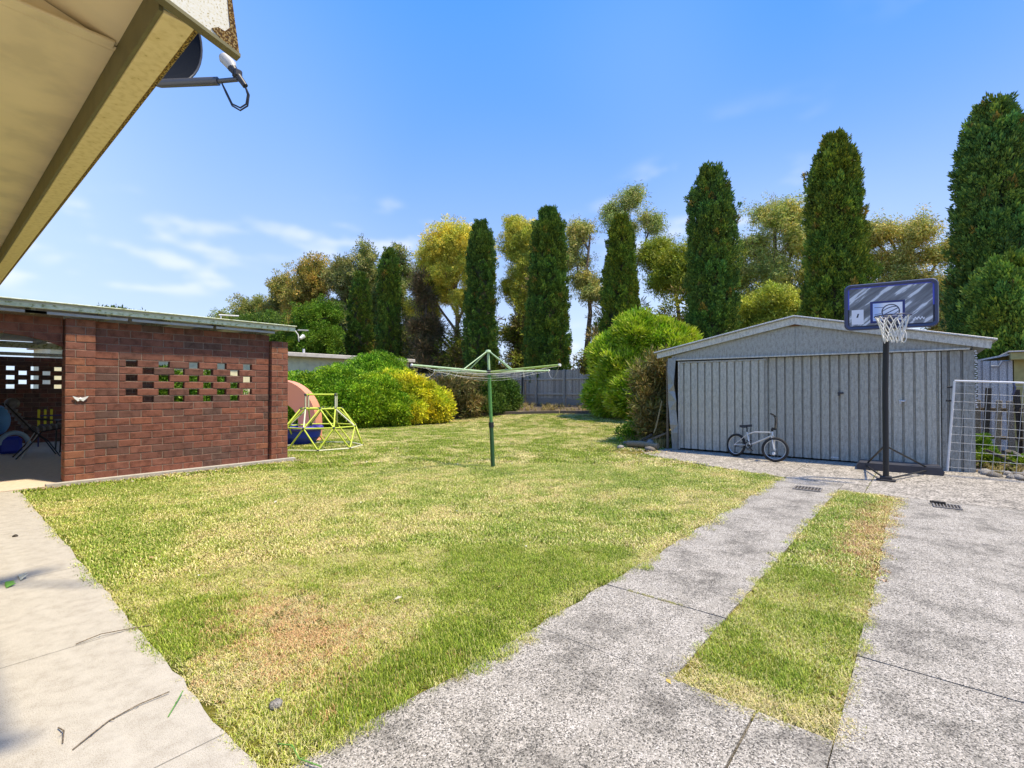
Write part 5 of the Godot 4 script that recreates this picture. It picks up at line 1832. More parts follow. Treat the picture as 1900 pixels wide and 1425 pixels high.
# dense rounded spray of a cypress: scale leaves crowded on a knob that points up and out
func spray(sd: int, tones: Array) -> ArrayMesh:
	var r := RandomNumberGenerator.new()
	r.seed = sd
	var mb := MB.new()
	for k in 58:
		var d := Vector3(r.randfn(), r.randfn() * 0.8 + 0.55, r.randfn()).normalized()
		var p := d * Vector3(0.13, 0.19, 0.13) * r.randf_range(0.45, 1.0) + Vector3(0, 0.05, 0)
		var dir := (d + Vector3.UP * 0.8 + Vector3(r.randfn(), r.randfn(), r.randfn()) * 0.25).normalized()
		var side := dir.cross(Vector3(r.randfn(), r.randfn(), r.randfn())).normalized() * r.randf_range(0.018, 0.030)
		var l := r.randf_range(0.07, 0.12)
		var t: Color = tones[r.randi() % tones.size()]
		var q := r.randf_range(0.75, 1.25)
		mb.col = Color(t.r * q, t.g * q, t.b * q)
		mb.tri(p, p + dir * l * 0.5 + side, p + dir * l)
		mb.tri(p, p + dir * l, p + dir * l * 0.5 - side)
	return mb.mesh()


func align(d: Vector3, roll: float, s: float) -> Basis:
	var y := d.normalized()
	var x := y.cross(Vector3.RIGHT if absf(y.x) < 0.8 else Vector3.BACK).normalized()
	return Basis(x, y, x.cross(y)).rotated(y, roll).scaled(Vector3.ONE * s)


var sprays := []


func cypress(label: String, at: Vector2, top: float, width: float, sd: int, dense: float, shape: int, tint: Color, called := "cypress_tree") -> void:
	var r := RandomNumberGenerator.new()
	r.seed = sd
	var gy := ground_y(at.x, at.y) - 0.04
	var t := thing(called, label, "tree", Vector3(at.x, gy, at.y), 0.0, "cypress row behind the garage")
	var H := top - gy - 0.35
	# radius along the height, as a share of half the width
	var shapes := [
		[0.66, 0.88, 0.97, 1.0, 1.0, 0.98, 0.96, 0.92, 0.87, 0.76, 0.34],   # tall column, blunt top
		[0.68, 0.94, 1.0, 1.0, 0.95, 0.88, 0.80, 0.72, 0.64, 0.54, 0.20],    # tapering
		[0.60, 0.86, 0.96, 1.0, 1.0, 0.98, 0.93, 0.87, 0.80, 0.68, 0.28],    # rounded
	]
	var sh: Array = shapes[shape]
	var lob := r.randf() * 40.0
	var rad := func(u: float, a: float) -> float:
		var k := clampf(u, 0.0, 0.9999) * 10.0
		var i := int(k)
		var q: float = lerpf(sh[i], sh[mini(i + 1, 10)], k - i)
		return width * 0.5 * q * (1.0 + 0.34 * nz.get_noise_3d(cos(a) * 20.0 + lob, u * H * 2.2, sin(a) * 20.0) + 0.16 * nz2.get_noise_3d(cos(a) * 40.0, u * H * 16.0 + lob, sin(a) * 40.0))
	var mb := MB.new()
	mb.tube([Vector3(0, -0.1, 0), Vector3(0.05, H * 0.3, 0.02), Vector3(0.0, H * 0.65, 0.0), Vector3(0, H * 0.9, 0)], [0.24, 0.17, 0.10, 0.03], 8)
	for k in 4:
		var a := TAU * k / 4.0 + lob
		mb.tube([Vector3(0, H * 0.04, 0), Vector3(cos(a), 0, sin(a)) * width * 0.18 + Vector3(0, H * 0.18, 0), Vector3(cos(a), 0, sin(a)) * width * 0.26 + Vector3(0, H * 0.5, 0)], [0.10, 0.07, 0.03], 6)
	part("trunk", mb, M.bark, t)
	# dense dead inner foliage
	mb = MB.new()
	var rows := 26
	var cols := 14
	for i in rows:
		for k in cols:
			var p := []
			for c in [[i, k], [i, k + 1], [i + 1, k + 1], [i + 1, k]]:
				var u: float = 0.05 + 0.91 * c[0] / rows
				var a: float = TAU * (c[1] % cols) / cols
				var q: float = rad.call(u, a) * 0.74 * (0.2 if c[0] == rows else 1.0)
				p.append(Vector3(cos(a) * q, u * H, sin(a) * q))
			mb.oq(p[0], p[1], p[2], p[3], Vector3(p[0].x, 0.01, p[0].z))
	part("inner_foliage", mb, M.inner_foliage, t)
	var n := int(H * width * 150.0 * dense)
	var list := [[], [], []]
	for i in n:
		var u := 0.03 + 0.97 * pow(r.randf(), 0.92)
		var a := r.randf() * TAU
		# sprays grow in upright bunches with gaps between them where the dead inside shows
		if nz2.get_noise_3d(cos(a) * 46.0 + lob, u * H * 13.0, sin(a) * 46.0) < -0.30 and r.randf() < 0.85: continue
		var q: float = rad.call(u, a) * (r.randf_range(1.02, 1.16) if r.randf() < 0.06 else r.randf_range(0.74, 1.03))
		if u > 0.93: q *= sqrt(r.randf())
		var p := Vector3(cos(a) * q, u * H, sin(a) * q)
		var d := Vector3.UP * r.randf_range(0.7, 1.3) + Vector3(cos(a), 0, sin(a)) * r.randf_range(0.2, 0.9)
		var w := r.randf_range(0.62, 1.30)
		var hue := nz.get_noise_3d(p.x * 12.0, p.y * 12.0 + lob, p.z * 12.0)
		var bs := align(d, r.randf() * TAU, 1.0) * Basis.IDENTITY.scaled(Vector3(1.0, r.randf_range(1.0, 1.7), 1.0) * (0.42 + 0.72 * pow(r.randf(), 1.6)))
		var cc := Color(tint.r * w * (1.0 + 0.35 * hue), tint.g * w, tint.b * w * (1.0 - 0.3 * hue))
		if r.randf() < 0.03: cc = Color(2.1 * w, 1.05 * w, 1.2 * w)   # dead brown tips
		list[r.randi() % 3].append([Transform3D(bs, p), cc])
	for i in 3: cloud("foliage", sprays[i], M.conifer, list[i], t)


# crown made of leafy lobes: [centre, radii]; leaves sit in the outer part of each lobe
func lobes(parent: Node, ls: Array, meshes: Array, m: Material, per_m2: float, sd: int, tint: Color, size := 1.0, inner := 0.55, core := 0.62, vary := 0.35, called := "foliage") -> void:
	var r := RandomNumberGenerator.new()
	r.seed = sd
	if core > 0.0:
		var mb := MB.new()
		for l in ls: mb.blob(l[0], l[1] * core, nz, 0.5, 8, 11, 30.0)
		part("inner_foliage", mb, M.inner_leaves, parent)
	var list := []
	for i in meshes.size(): list.append([])
	for l in ls:
		var c: Vector3 = l[0]; var q: Vector3 = l[1]
		var area := 4.0 * PI * pow((pow(q.x * q.y, 1.6) + pow(q.x * q.z, 1.6) + pow(q.y * q.z, 1.6)) / 3.0, 1.0 / 1.6)
		for k in int(area * per_m2):
			var d := Vector3(r.randfn(), r.randfn(), r.randfn()).normalized()
			var lump := 1.0 + 0.22 * nz.get_noise_3dv((c + d * q) * 28.0)
			var p := c + d * q * lump * (r.randf_range(inner, maxf(1.0, inner + 0.14)) if inner > 0.3 else minf(absf(r.randfn(0.0, 0.80)), 1.45))
			if p.y < 0.02: continue
			var hid := false
			for o in ls:
				if core > 0.0 and o != l and ((p - o[0]) / o[1]).length() < 0.68: hid = true; break
			if hid: continue
			var w := r.randf_range(1.0 - vary, 1.0 + vary)
			var hue := nz.get_noise_3dv(p * 14.0)
			list[r.randi() % meshes.size()].append([Transform3D(align(d + Vector3.UP * 0.6, r.randf() * TAU, size * r.randf_range(0.7, 1.3)), p), Color(tint.r * w * (1.0 + 0.4 * hue), tint.g * w * (1.0 + 0.12 * hue), tint.b * w)])
	for i in meshes.size():
		if list[i].size(): cloud(called, meshes[i], m, list[i], parent)


# tree with visible limbs: each lobe hangs on its own bough from the trunk
func limbed(called: String, label: String, at: Vector2, trunk: Array, tr: float, ls: Array, meshes: Array, per_m2: float, sd: int, tint: Color, size: float, bark: Material, inner := 0.2, core := 0.0, group := "") -> Node3D:
	var r := RandomNumberGenerator.new()
	r.seed = sd
	var gy := ground_y(at.x, at.y) - 0.05
	var t := thing(called, label, "tree", Vector3(at.x, gy, at.y), 0.0, group)
	var mb := MB.new()
	var rr := []
	for i in trunk.size(): rr.append(tr * (1.0 - 0.72 * i / (trunk.size() - 1.0)))
	mb.tube(trunk, rr, 9)
	for l in ls:
		var c: Vector3 = l[0]; var q: Vector3 = l[1]
		# leave the trunk below the lobe
		var best := 0
		for i in trunk.size():
			if trunk[i].y < c.y - q.y * 0.4 - 1.1 * Vector2(c.x - trunk[i].x, c.z - trunk[i].z).length(): best = i
		var nxt: int = mini(best + 1, trunk.size() - 1)
		var a: Vector3 = trunk[best].lerp(trunk[nxt], r.randf_range(0.2, 0.8))
		if a.y > c.y - 0.2: a = trunk[best]
		var mid := a.lerp(c, 0.55) + Vector3(0, (c.y - a.y) * -0.12, 0) + Vector3(r.randfn(), 0, r.randfn()) * 0.15
		var br := clampf(tr * 0.42 * sqrt(q.x), 0.03, tr * 0.6)
		mb.tube([a, mid, c], [br, br * 0.7, br * 0.4], 6)
		for k in 8:
			var d := Vector3(r.randfn(), r.randf_range(-0.2, 1.0), r.randfn()).normalized()
			var e := c + d * q * 0.85
			var s := mid.lerp(c, r.randf_range(0.3, 1.0))
			mb.tube([s, s.lerp(e, 0.5) + Vector3(0, -0.1, 0), e], [br * 0.35, br * 0.25, br * 0.1], 5, false)
	part("trunk", mb, bark, t)
	# break each mass into smaller tufts so the outline stays ragged
	var small := []
	for l in ls:
		for k in 6:
			var d := Vector3(r.randfn(), r.randfn() * 0.8, r.randfn()).normalized()
			small.append([l[0] + d * l[1] * r.randf_range(0.15, 0.80), l[1] * Vector3(r.randf_range(0.45, 0.90), r.randf_range(0.40, 0.80), r.randf_range(0.45, 0.90))])
	lobes(t, small, meshes, M.leaf, per_m2, sd + 1, tint, size, inner, core)
	return t


func L(x: float, y: float, z: float, a: float, b: float, c: float) -> Array:
	return [Vector3(x, y, z), Vector3(a, b, c)]


func make_plants() -> void:
	var cg := [Color(0.098, 0.172, 0.036), Color(0.142, 0.228, 0.042), Color(0.068, 0.132, 0.032), Color(0.215, 0.285, 0.050)]
	for i in 3: sprays.append(spray(200 + i, cg))
	# the cypress row, at even spacing along the back boundary
	cypress("tallest cypress at the right edge with a blunt rounded top", Vector2(1.78, -23.0), 11.3, 1.95, 11, 1.5, 0, Color(1.1, 1.2, 1.3))
	cypress("short young cypress in front of the tallest one at the right edge", Vector2(1.95, -21.0), 5.65, 1.8, 12, 1.5, 2, Color(1.4, 1.4, 1.1))
	cypress("tapering cypress behind the basketball backboard", Vector2(-2.69, -23.0), 11.6, 2.25, 13, 1.3, 1, Color(1.3, 1.2, 0.85))
	cypress("broad columnar cypress standing behind the garage ridge", Vector2(-7.47, -23.0), 11.7, 1.85, 14, 1.3, 0, Color(1.0, 1.08, 1.05))
	cypress("slender cypress rising behind the bright bush left of the garage", Vector2(-11.96, -23.0), 10.5, 1.9, 15, 1.2, 1, Color(1.3, 1.2, 0.8))
	cypress("full rounded cypress standing alone right of the clothesline", Vector2(-16.55, -23.0), 12.0, 2.2, 16, 1.2, 2, Color(1.0, 1.05, 0.9))
	cypress("narrow dark cypress directly behind the clothesline post", Vector2(-21.79, -23.0), 12.4, 1.75, 17, 1.1, 0, Color(0.85, 0.95, 0.9))
	cypress("narrow cypress left of the yellow crowned tree", Vector2(-31.46, -23.0), 12.4, 1.6, 18, 1.0, 0, Color(0.95, 1.0, 0.8))
	cypress("leftmost cypress half lost in the dark trees", Vector2(-35.35, -23.0), 11.2, 1.8, 19, 0.9, 2, Color(0.9, 0.95, 0.8))

	# leaf clumps
	var gumt := [Color(0.46, 0.51, 0.14), Color(0.58, 0.57, 0.18), Color(0.35, 0.42, 0.11), Color(0.58, 0.50, 0.19)]
	var gum := [leaf_clump(301, 18, 0.19, 0.14, 0.019, -0.5, gumt, 0.0), leaf_clump(302, 22, 0.22, 0.14, 0.019, -0.5, gumt, 0.0)]
	var yelt := [Color(0.76, 0.68, 0.08), Color(0.64, 0.61, 0.08), Color(0.84, 0.73, 0.13), Color(0.44, 0.48, 0.07)]
	var yel := [leaf_clump(311, 30, 0.20, 0.13, 0.021, 0.2, yelt, 0.0), leaf_clump(312, 34, 0.22, 0.13, 0.021, 0.2, yelt, 0.0)]
	var olvt := [Color(0.32, 0.36, 0.045), Color(0.42, 0.44, 0.06), Color(0.22, 0.27, 0.035)]
	var olv := [leaf_clump(321, 36, 0.24, 0.13, 0.022, 0.1, olvt, 0.0), leaf_clump(322, 36, 0.24, 0.13, 0.022, 0.1, olvt, 0.0)]
	var pint := [Color(0.24, 0.29, 0.075), Color(0.34, 0.37, 0.10), Color(0.18, 0.23, 0.06), Color(0.46, 0.42, 0.17)]
	var pin := [leaf_clump(331, 46, 0.32, 0.20, 0.032, 0.4, pint, 0.0), leaf_clump(332, 46, 0.32, 0.20, 0.032, 0.4, pint, 0.0)]
	var limt := [Color(0.22, 0.38, 0.022), Color(0.32, 0.48, 0.030), Color(0.14, 0.27, 0.020), Color(0.09, 0.19, 0.018)]
	var lim := [leaf_clump(341, 60, 0.20, 0.15, 0.021, 0.8, limt, 0.15), leaf_clump(342, 60, 0.20, 0.15, 0.021, 0.8, limt, 0.15)]
	var tipt := [Color(0.50, 0.62, 0.06), Color(0.42, 0.56, 0.05), Color(0.60, 0.66, 0.14)]
	var tip := [leaf_clump(346, 44, 0.18, 0.16, 0.020, 1.2, tipt, 0.1)]
	var hedt := [Color(0.17, 0.32, 0.018), Color(0.26, 0.42, 0.024), Color(0.11, 0.23, 0.016), Color(0.35, 0.50, 0.04)]
	var hed := [leaf_clump(351, 56, 0.20, 0.11, 0.024, 0.4, hedt, 0.2), leaf_clump(352, 56, 0.20, 0.11, 0.024, 0.4, hedt, 0.2)]
	var golt := [Color(0.70, 0.65, 0.028), Color(0.58, 0.60, 0.030), Color(0.78, 0.71, 0.07), Color(0.36, 0.45, 0.02)]
	var gol := [leaf_clump(361, 52, 0.20, 0.12, 0.022, 0.5, golt, 0.2), leaf_clump(362, 52, 0.20, 0.12, 0.022, 0.5, golt, 0.2)]
	var drkt := [Color(0.08, 0.15, 0.026), Color(0.13, 0.20, 0.034), Color(0.06, 0.11, 0.024)]
	var drk := [leaf_clump(371, 56, 0.22, 0.12, 0.022, 0.3, drkt, 0.2)]
	var bront := [Color(0.28, 0.20, 0.08), Color(0.20, 0.15, 0.06), Color(0.36, 0.28, 0.12), Color(0.16, 0.17, 0.05)]
	var bron := [leaf_clump(381, 44, 0.22, 0.22, 0.010, 0.6, bront, 0.1)]

	# trees behind the row
	var g1 := "trees behind the cypress row"
	limbed("wattle_tree", "yellow crowned tree with bare forked trunk between two narrow cypresses", Vector2(-26.3, -25.0), [Vector3(0, 0, 0), Vector3(0.1, 2.2, 0), Vector3(0.35, 4.4, 0.1), Vector3(0.2, 6.8, 0), Vector3(-0.2, 9.2, 0)], 0.28,
		[L(-0.2, 11.3, 0, 1.9, 1.5, 1.7), L(1.3, 10.2, 0.3, 1.5, 1.4, 1.4), L(-1.9, 10.4, 0.2, 1.2, 1.2, 1.2), L(2.1, 8.7, 0.2, 0.9, 0.9, 1.0), L(0.1, 9.0, 0.9, 1.2, 0.9, 1.0), L(-2.9, 9.2, 0.3, 0.8, 1.0, 0.8), L(-3.0, 7.2, 0.6, 1.1, 0.7, 0.9), L(-2.2, 6.6, 0.6, 0.8, 0.6, 0.8), L(0.5, 11.9, 0, 1.3, 0.8, 1.2), L(1.6, 7.2, 0.2, 1.0, 0.8, 0.9), L(-1.2, 8.2, 0.3, 1.0, 0.8, 0.9)], yel, 26.0, 41, Color(1.0, 1.0, 0.95), 1.0, M.pale_bark, 0.25, 0.0, g1)
	limbed("dead_tree", "bare dark dead tree with fine twigs below the yellow crown", Vector2(-27.6, -23.4), [Vector3(0, 0, 0), Vector3(0.05, 3.0, 0), Vector3(0, 6.0, 0.05), Vector3(0.1, 9.4, 0)], 0.20,
		[L(0, 3.2, 0, 1.1, 1.5, 0.9), L(0.1, 5.4, 0, 1.1, 1.6, 0.9), L(-0.1, 7.6, 0, 0.8, 1.5, 0.7), L(0.5, 2.2, 0.2, 1.0, 1.0, 0.9)], [leaf_clump(391, 40, 0.34, 0.26, 0.008, 0.8, [Color(0.20, 0.15, 0.085), Color(0.26, 0.20, 0.11), Color(0.14, 0.15, 0.06)], 0.1)], 9.0, 43, Color(1, 1, 1), 1.0, M.bark, 0.15, 0.0, g1)
	limbed("wattle_tree", "yellow green tree between the dark and the rounded cypress", Vector2(-23.2, -28.5), [Vector3(0, 0, 0), Vector3(0.3, 2.6, 0), Vector3(0.9, 5.5, 0), Vector3(0.2, 8.6, 0)], 0.26,
		[L(0.2, 11.6, 0, 1.4, 1.2, 1.2), L(-0.4, 12.9, 0, 1.0, 0.8, 1.0), L(1.2, 10.2, 0, 1.3, 1.0, 1.0), L(0.6, 9.0, 0.4, 1.1, 0.8, 0.9), L(-0.6, 5.0, 0, 0.8, 0.6, 0.8), L(1.6, 12.2, 0, 1.1, 1.0, 1.0), L(0.9, 7.4, 0, 1.1, 1.0, 0.9), L(-0.7, 8.4, 0, 0.9, 1.0, 0.9), L(0.4, 6.0, 0, 1.0, 0.8, 0.8)], yel, 22.0, 45, Color(0.85, 0.92, 1.0), 1.05, M.pale_bark, 0.2, 0.0, g1)
	limbed("gum_tree", "thin crowned gum tree right of the rounded cypress", Vector2(-18.6, -30.9), [Vector3(0, 0, 0), Vector3(-0.3, 3, 0), Vector3(0.1, 6.5, 0), Vector3(-0.2, 9.5, 0), Vector3(0.1, 12.0, 0)], 0.24,
		[L(-0.8, 12.6, 0, 1.1, 1.2, 1.0), L(-1.0, 10.6, 0.2, 1.1, 1.1, 1.0), L(-0.5, 8.8, 0, 1.3, 0.9, 1.0), L(0.6, 7.6, 0.3, 1.2, 0.6, 0.9)], gum, 20.0, 47, Color(1, 1, 0.9), 1.1, M.pale_bark, 0.15, 0.0, g1)
	limbed("gum_tree", "tall sparse gum tree behind the slender cypress", Vector2(-17.0, -32.6), [Vector3(0, 0, 0), Vector3(0.4, 4, 0), Vector3(0.9, 8, 0), Vector3(0.6, 11.0, 0), Vector3(0.3, 13.4, 0)], 0.26,
		[L(-0.7, 13.6, 0, 1.1, 0.9, 1.0), L(0.9, 14.6, 0, 1.0, 0.8, 0.9), L(0.2, 12.4, 0.3, 1.0, 0.8, 0.9), L(2.4, 12.6, 0, 0.8, 0.9, 0.8), L(2.9, 10.7, 0, 0.7, 0.6, 0.7)], gum, 18.0, 49, Color(0.9, 1.0, 0.95), 1.1, M.pale_bark, 0.1, 0.0, g1)
	limbed("wattle_tree", "olive green umbrella crowned tree left of the broad cypress", Vector2(-11.4, -28.8), [Vector3(0, 0, 0), Vector3(-0.3, 2.6, 0), Vector3(0.2, 5.0, 0), Vector3(0, 7.0, 0)], 0.24,
		[L(0.2, 8.6, 0, 1.9, 1.2, 1.4), L(-1.2, 9.1, 0.1, 1.0, 0.7, 1.0), L(0.8, 7.2, 0, 1.4, 1.1, 1.2), L(-0.2, 7.4, 0.3, 1.2, 0.8, 1.0)], olv, 22.0, 51, Color(1.15, 1.15, 0.9), 1.0, M.bark, 0.3, 0.5, g1)
	limbed("wattle_tree", "low yellow green wattle showing over the garage roof left of its ridge", Vector2(-5.6, -27.4), [Vector3(0, 0, 0), Vector3(0.1, 2.0, 0), Vector3(0.0, 4.0, 0)], 0.18,
		[L(0, 5.6, 0, 1.3, 0.9, 1.0), L(-1.1, 4.8, 0, 1.1, 0.9, 1.0), L(1.0, 4.7, 0.2, 1.1, 0.9, 1.0), L(0.1, 4.0, 0.3, 1.4, 0.8, 1.0)], yel, 18.0, 59, Color(0.75, 0.9, 0.95), 1.0, M.pale_bark, 0.15, 0.0, g1)
	limbed("gum_tree", "open crowned gum tree between the broad and the tapering cypress", Vector2(-7.0, -32.9), [Vector3(0, 0, 0), Vector3(0.2, 3, 0), Vector3(-0.4, 6.0, 0), Vector3(0.1, 9.0, 0)], 0.26,
		[L(0.2, 11.2, 0, 1.5, 1.1, 1.3), L(-1.3, 9.8, 0, 1.2, 1.0, 1.1), L(1.4, 9.6, 0.2, 1.3, 1.1, 1.1), L(0.0, 8.4, 0.3, 1.6, 1.0, 1.2), L(-1.2, 6.4, 0.3, 1.5, 1.2, 1.2), L(0.9, 6.2, 0.2, 1.5, 1.1, 1.2), L(-0.2, 4.4, 0, 1.8, 1.0, 1.3), L(-1.9, 8.0, 0.2, 1.0, 1.0, 1.0), L(1.9, 7.6, 0.2, 1.0, 1.0, 1.0), L(-1.9, 4.9, 0.2, 1.2, 1.1, 1.0), L(1.9, 4.6, 0.2, 1.2, 1.1, 1.0), L(0.4, 7.2, 0.4, 1.2, 0.9, 1.0)], gum, 18.0, 53, Color(1.1, 1.1, 0.85), 1.05, M.pale_bark, 0.15, 0.0, g1)
	limbed("gum_tree", "spreading gum tree right of the tapering cypress above the backboard", Vector2(-1.6, -33.6), [Vector3(0, 0, 0), Vector3(0.1, 3, 0), Vector3(0.5, 5.6, 0), Vector3(0.6, 8.0, 0)], 0.25,
		[L(0.0, 10.2, 0, 1.2, 1.0, 1.0), L(1.3, 9.6, 0, 1.1, 0.9, 1.0), L(2.3, 8.6, 0.2, 0.9, 0.7, 0.8), L(0.6, 8.6, 0.2, 1.2, 0.8, 1.0), L(-0.6, 8.4, 0, 1.1, 1.0, 1.0), L(0.9, 7.2, 0.2, 1.2, 0.8, 1.0), L(-0.4, 6.6, 0.2, 1.2, 0.9, 1.0), L(-0.8, 10.0, 0, 0.9, 0.8, 0.9), L(1.4, 6.0, 0.2, 1.2, 0.8, 1.0)], gum, 19.0, 55, Color(1.15, 1.05, 0.85), 1.0, M.pale_bark, 0.15, 0.0, g1)
	limbed("gum_tree", "small gum tree just right of the basketball backboard", Vector2(0.9, -33.0), [Vector3(0, 0, 0), Vector3(0.1, 2.5, 0), Vector3(0.0, 5.0, 0)], 0.18,
		[L(0.0, 6.4, 0, 1.0, 0.8, 0.9), L(0.5, 5.2, 0, 0.9, 0.8, 0.8), L(-0.4, 4.9, 0, 0.8, 0.7, 0.8)], gum, 19.0, 57, Color(1.1, 1.0, 0.85), 1.0, M.pale_bark, 0.15, 0.0, g1)

	# dense belt of mixed trees on the left, falling away
	var belt := [
		["dark pine at the low left end of the tree belt above the patio roof", Vector2(-60.5, -22.0), 9.4, 3.0, Color(0.9, 1.0, 0.8)],
		["second low pine of the tree belt above the patio roof", Vector2(-55.5, -23.0), 10.8, 3.0, Color(1.0, 1.0, 0.8)],
		["mid sized brownish pine in the middle of the tree belt", Vector2(-50.3, -24.0), 12.6, 3.0, Color(1.15, 1.0, 0.8)],
		["round topped brownish pine behind the patio wall corner", Vector2(-45.0, -24.0), 13.3, 3.0, Color(1.4, 1.1, 0.85)],
		["grey green pine right of the round topped pine", Vector2(-41.3, -25.2), 13.0, 2.6, Color(1.05, 1.0, 1.1)],
		["tall pine at the right end of the tree belt", Vector2(-38.2, -25.5), 13.5, 2.4, Color(0.95, 0.95, 0.95)],
		["dark pine between the two leftmost cypresses", Vector2(-34.6, -26.2), 13.2, 2.3, Color(0.85, 0.9, 0.85)],
	]
	var k := 0
	for b in belt:
		var r := RandomNumberGenerator.new()
		r.seed = 600 + k
		var h: float = b[2]; var w: float = b[3]
		var ls := []
		for i in 16:
			var u := r.randf()
			ls.append([Vector3(r.randf_range(-1, 1) * w * 0.85 * (1.0 - 0.45 * u), h * (0.16 + 0.74 * u), r.randf_range(-1, 1) * w * 0.5), Vector3(w * 0.40, h * 0.10, w * 0.38) * r.randf_range(0.7, 1.15)])
		ls.append([Vector3(0, h - 1.5, 0), Vector3(w * 0.5, 1.5, w * 0.5)])
		limbed("pine_tree", b[0], b[1], [Vector3.ZERO, Vector3(0, h * 0.5, 0), Vector3(0, h * 0.85, 0)], 0.3, ls, pin, 6.5, 620 + k, b[4] * 1.1, 1.0, M.bark, 0.25, 0.5, "dense tree belt on the left")
		k += 1
	limbed("broadleaf_tree", "fresh green leafy tree low in the dark tree belt", Vector2(-34.5, -18.8), [Vector3.ZERO, Vector3(0, 3, 0), Vector3(0, 5.5, 0)], 0.2, [L(0.2, 6.5, 0, 1.6, 1.2, 1.4), L(-1.2, 5.2, 0, 1.4, 1.1, 1.3), L(1.3, 5.0, 0.2, 1.5, 1.1, 1.3), L(0.2, 3.8, 0.3, 1.8, 1.2, 1.4)], hed, 16.0, 71, Color(0.55, 0.62, 0.7), 1.2, M.bark, 0.2, 0.45)
	limbed("broadleaf_tree", "dark leafy tree behind the cream outbuilding roof", Vector2(-38.5, -16.0), [Vector3.ZERO, Vector3(0, 2.5, 0), Vector3(0, 5, 0)], 0.2, [L(0, 5.6, 0, 2.2, 1.4, 1.6), L(-2.2, 4.4, 0, 1.8, 1.4, 1.5), L(2.0, 4.6, 0.2, 1.8, 1.4, 1.5), L(0.2, 3.2, 0.3, 2.4, 1.4, 1.5)], drk, 14.0, 73, Color(1.3, 1.25, 1.0), 1.4, M.bark, 0.2, 0.45)
	limbed("broadleaf_tree", "far round tree top showing just above the patio roof", Vector2(-62.0, -13.4), [Vector3.ZERO, Vector3(0, 4, 0), Vector3(0, 7, 0)], 0.25, [L(0, 8.3, 0, 2.6, 1.3, 2.0), L(-2.0, 7.6, 0, 2.0, 1.2, 1.8), L(1.8, 7.5, 0, 1.8, 1.2, 1.6)], drk, 12.0, 75, Color(1.0, 1.0, 0.9), 2.2, M.bark, 0.4, 0.7)
	limbed("broadleaf_tree", "low distant trees over the back fence left of the bright bush", Vector2(-22.5, -42.0), [Vector3.ZERO, Vector3(0, 2, 0), Vector3(0, 3.2, 0)], 0.2, [L(0, 3.4, 0, 1.8, 1.2, 1.4), L(-2.2, 2.8, 0, 1.8, 1.0, 1.4), L(2.4, 3.6, 0, 1.6, 1.0, 1.3)], olv, 14.0, 77, Color(0.9, 1.0, 1.1), 1.4, M.bark, 0.4, 0.6)

	# rough undergrowth between the trunks, beyond the fence
	var ug := [[-38.0, -24.6, 4.6], [-33.2, -24.4, 5.2], [-29.6, -24.6, 6.2], [-25.4, -24.3, 5.6], [-23.6, -24.8, 6.2], [-19.3, -24.8, 3.4], [-13.6, -25.0, 4.4], [-9.6, -25.2, 6.2], [-20.2, -26.2, 7.8], [-13.9, -27.0, 7.0]]
	var names_ug := ["brown scrub left of the leftmost cypress beyond the fence", "brown scrub between the two leftmost cypresses", "tall brown scrub under the yellow crowned tree", "brown scrub between the dead tree and the narrow dark cypress", "thin scrub at the foot of the narrow dark cypress", "thin low scrub left of the rounded cypress beyond the fence", "brown scrub right of the slender cypress beyond the fence", "tall twiggy scrub under the olive umbrella tree", "tall thin scrub between the narrow dark and the rounded cypress", "tall thin scrub behind the slender cypress"]
	for i in ug.size():
		var h: float = ug[i][2]
		shrub("scrub_bush", names_ug[i], Vector2(ug[i][0], ug[i][1]), [L(0, h * 0.45, 0, 1.3, h * 0.45, 0.8), L(0.9, h * 0.35, 0.1, 1.0, h * 0.35, 0.7), L(-0.9, h * 0.4, 0.1, 1.0, h * 0.4, 0.7)], bron + olv, 7.5, 850 + i, Color(0.8, 0.78, 0.7), 1.7, 0.0, 0.1)
	make_shrubs(lim, tip, hed, gol, drk, bron)


func shrub(called: String, label: String, at: Vector2, ls: Array, meshes: Array, per_m2: float, sd: int, tint: Color, size := 1.0, core := 0.66, inner := 0.6) -> Node3D:
	var gy := ground_y(at.x, at.y) - 0.03
	var t := thing(called, label, "shrub", Vector3(at.x, gy, at.y))
	var mb := MB.new()
	var r := RandomNumberGenerator.new()
	r.seed = sd
	for l in ls:
		for k in 3:
			var c: Vector3 = l[0]
			mb.tube([Vector3(r.randf_range(-0.15, 0.15), 0, r.randf_range(-0.15, 0.15)), Vector3(c.x * 0.5, c.y * 0.45, c.z * 0.5), c + Vector3(r.randfn(), r.randfn(), r.randfn()) * 0.2], [0.035, 0.025, 0.012], 5, false)
	part("stem", mb, M.bark, t)
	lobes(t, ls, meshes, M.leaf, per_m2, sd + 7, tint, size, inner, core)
	if core > 0.0: lobes(t, ls, meshes, M.leaf, per_m2 * 0.10, sd + 9, tint * 1.15, size * 0.55, 1.0, 0.0, 0.3, "stray_shoots")
	return t


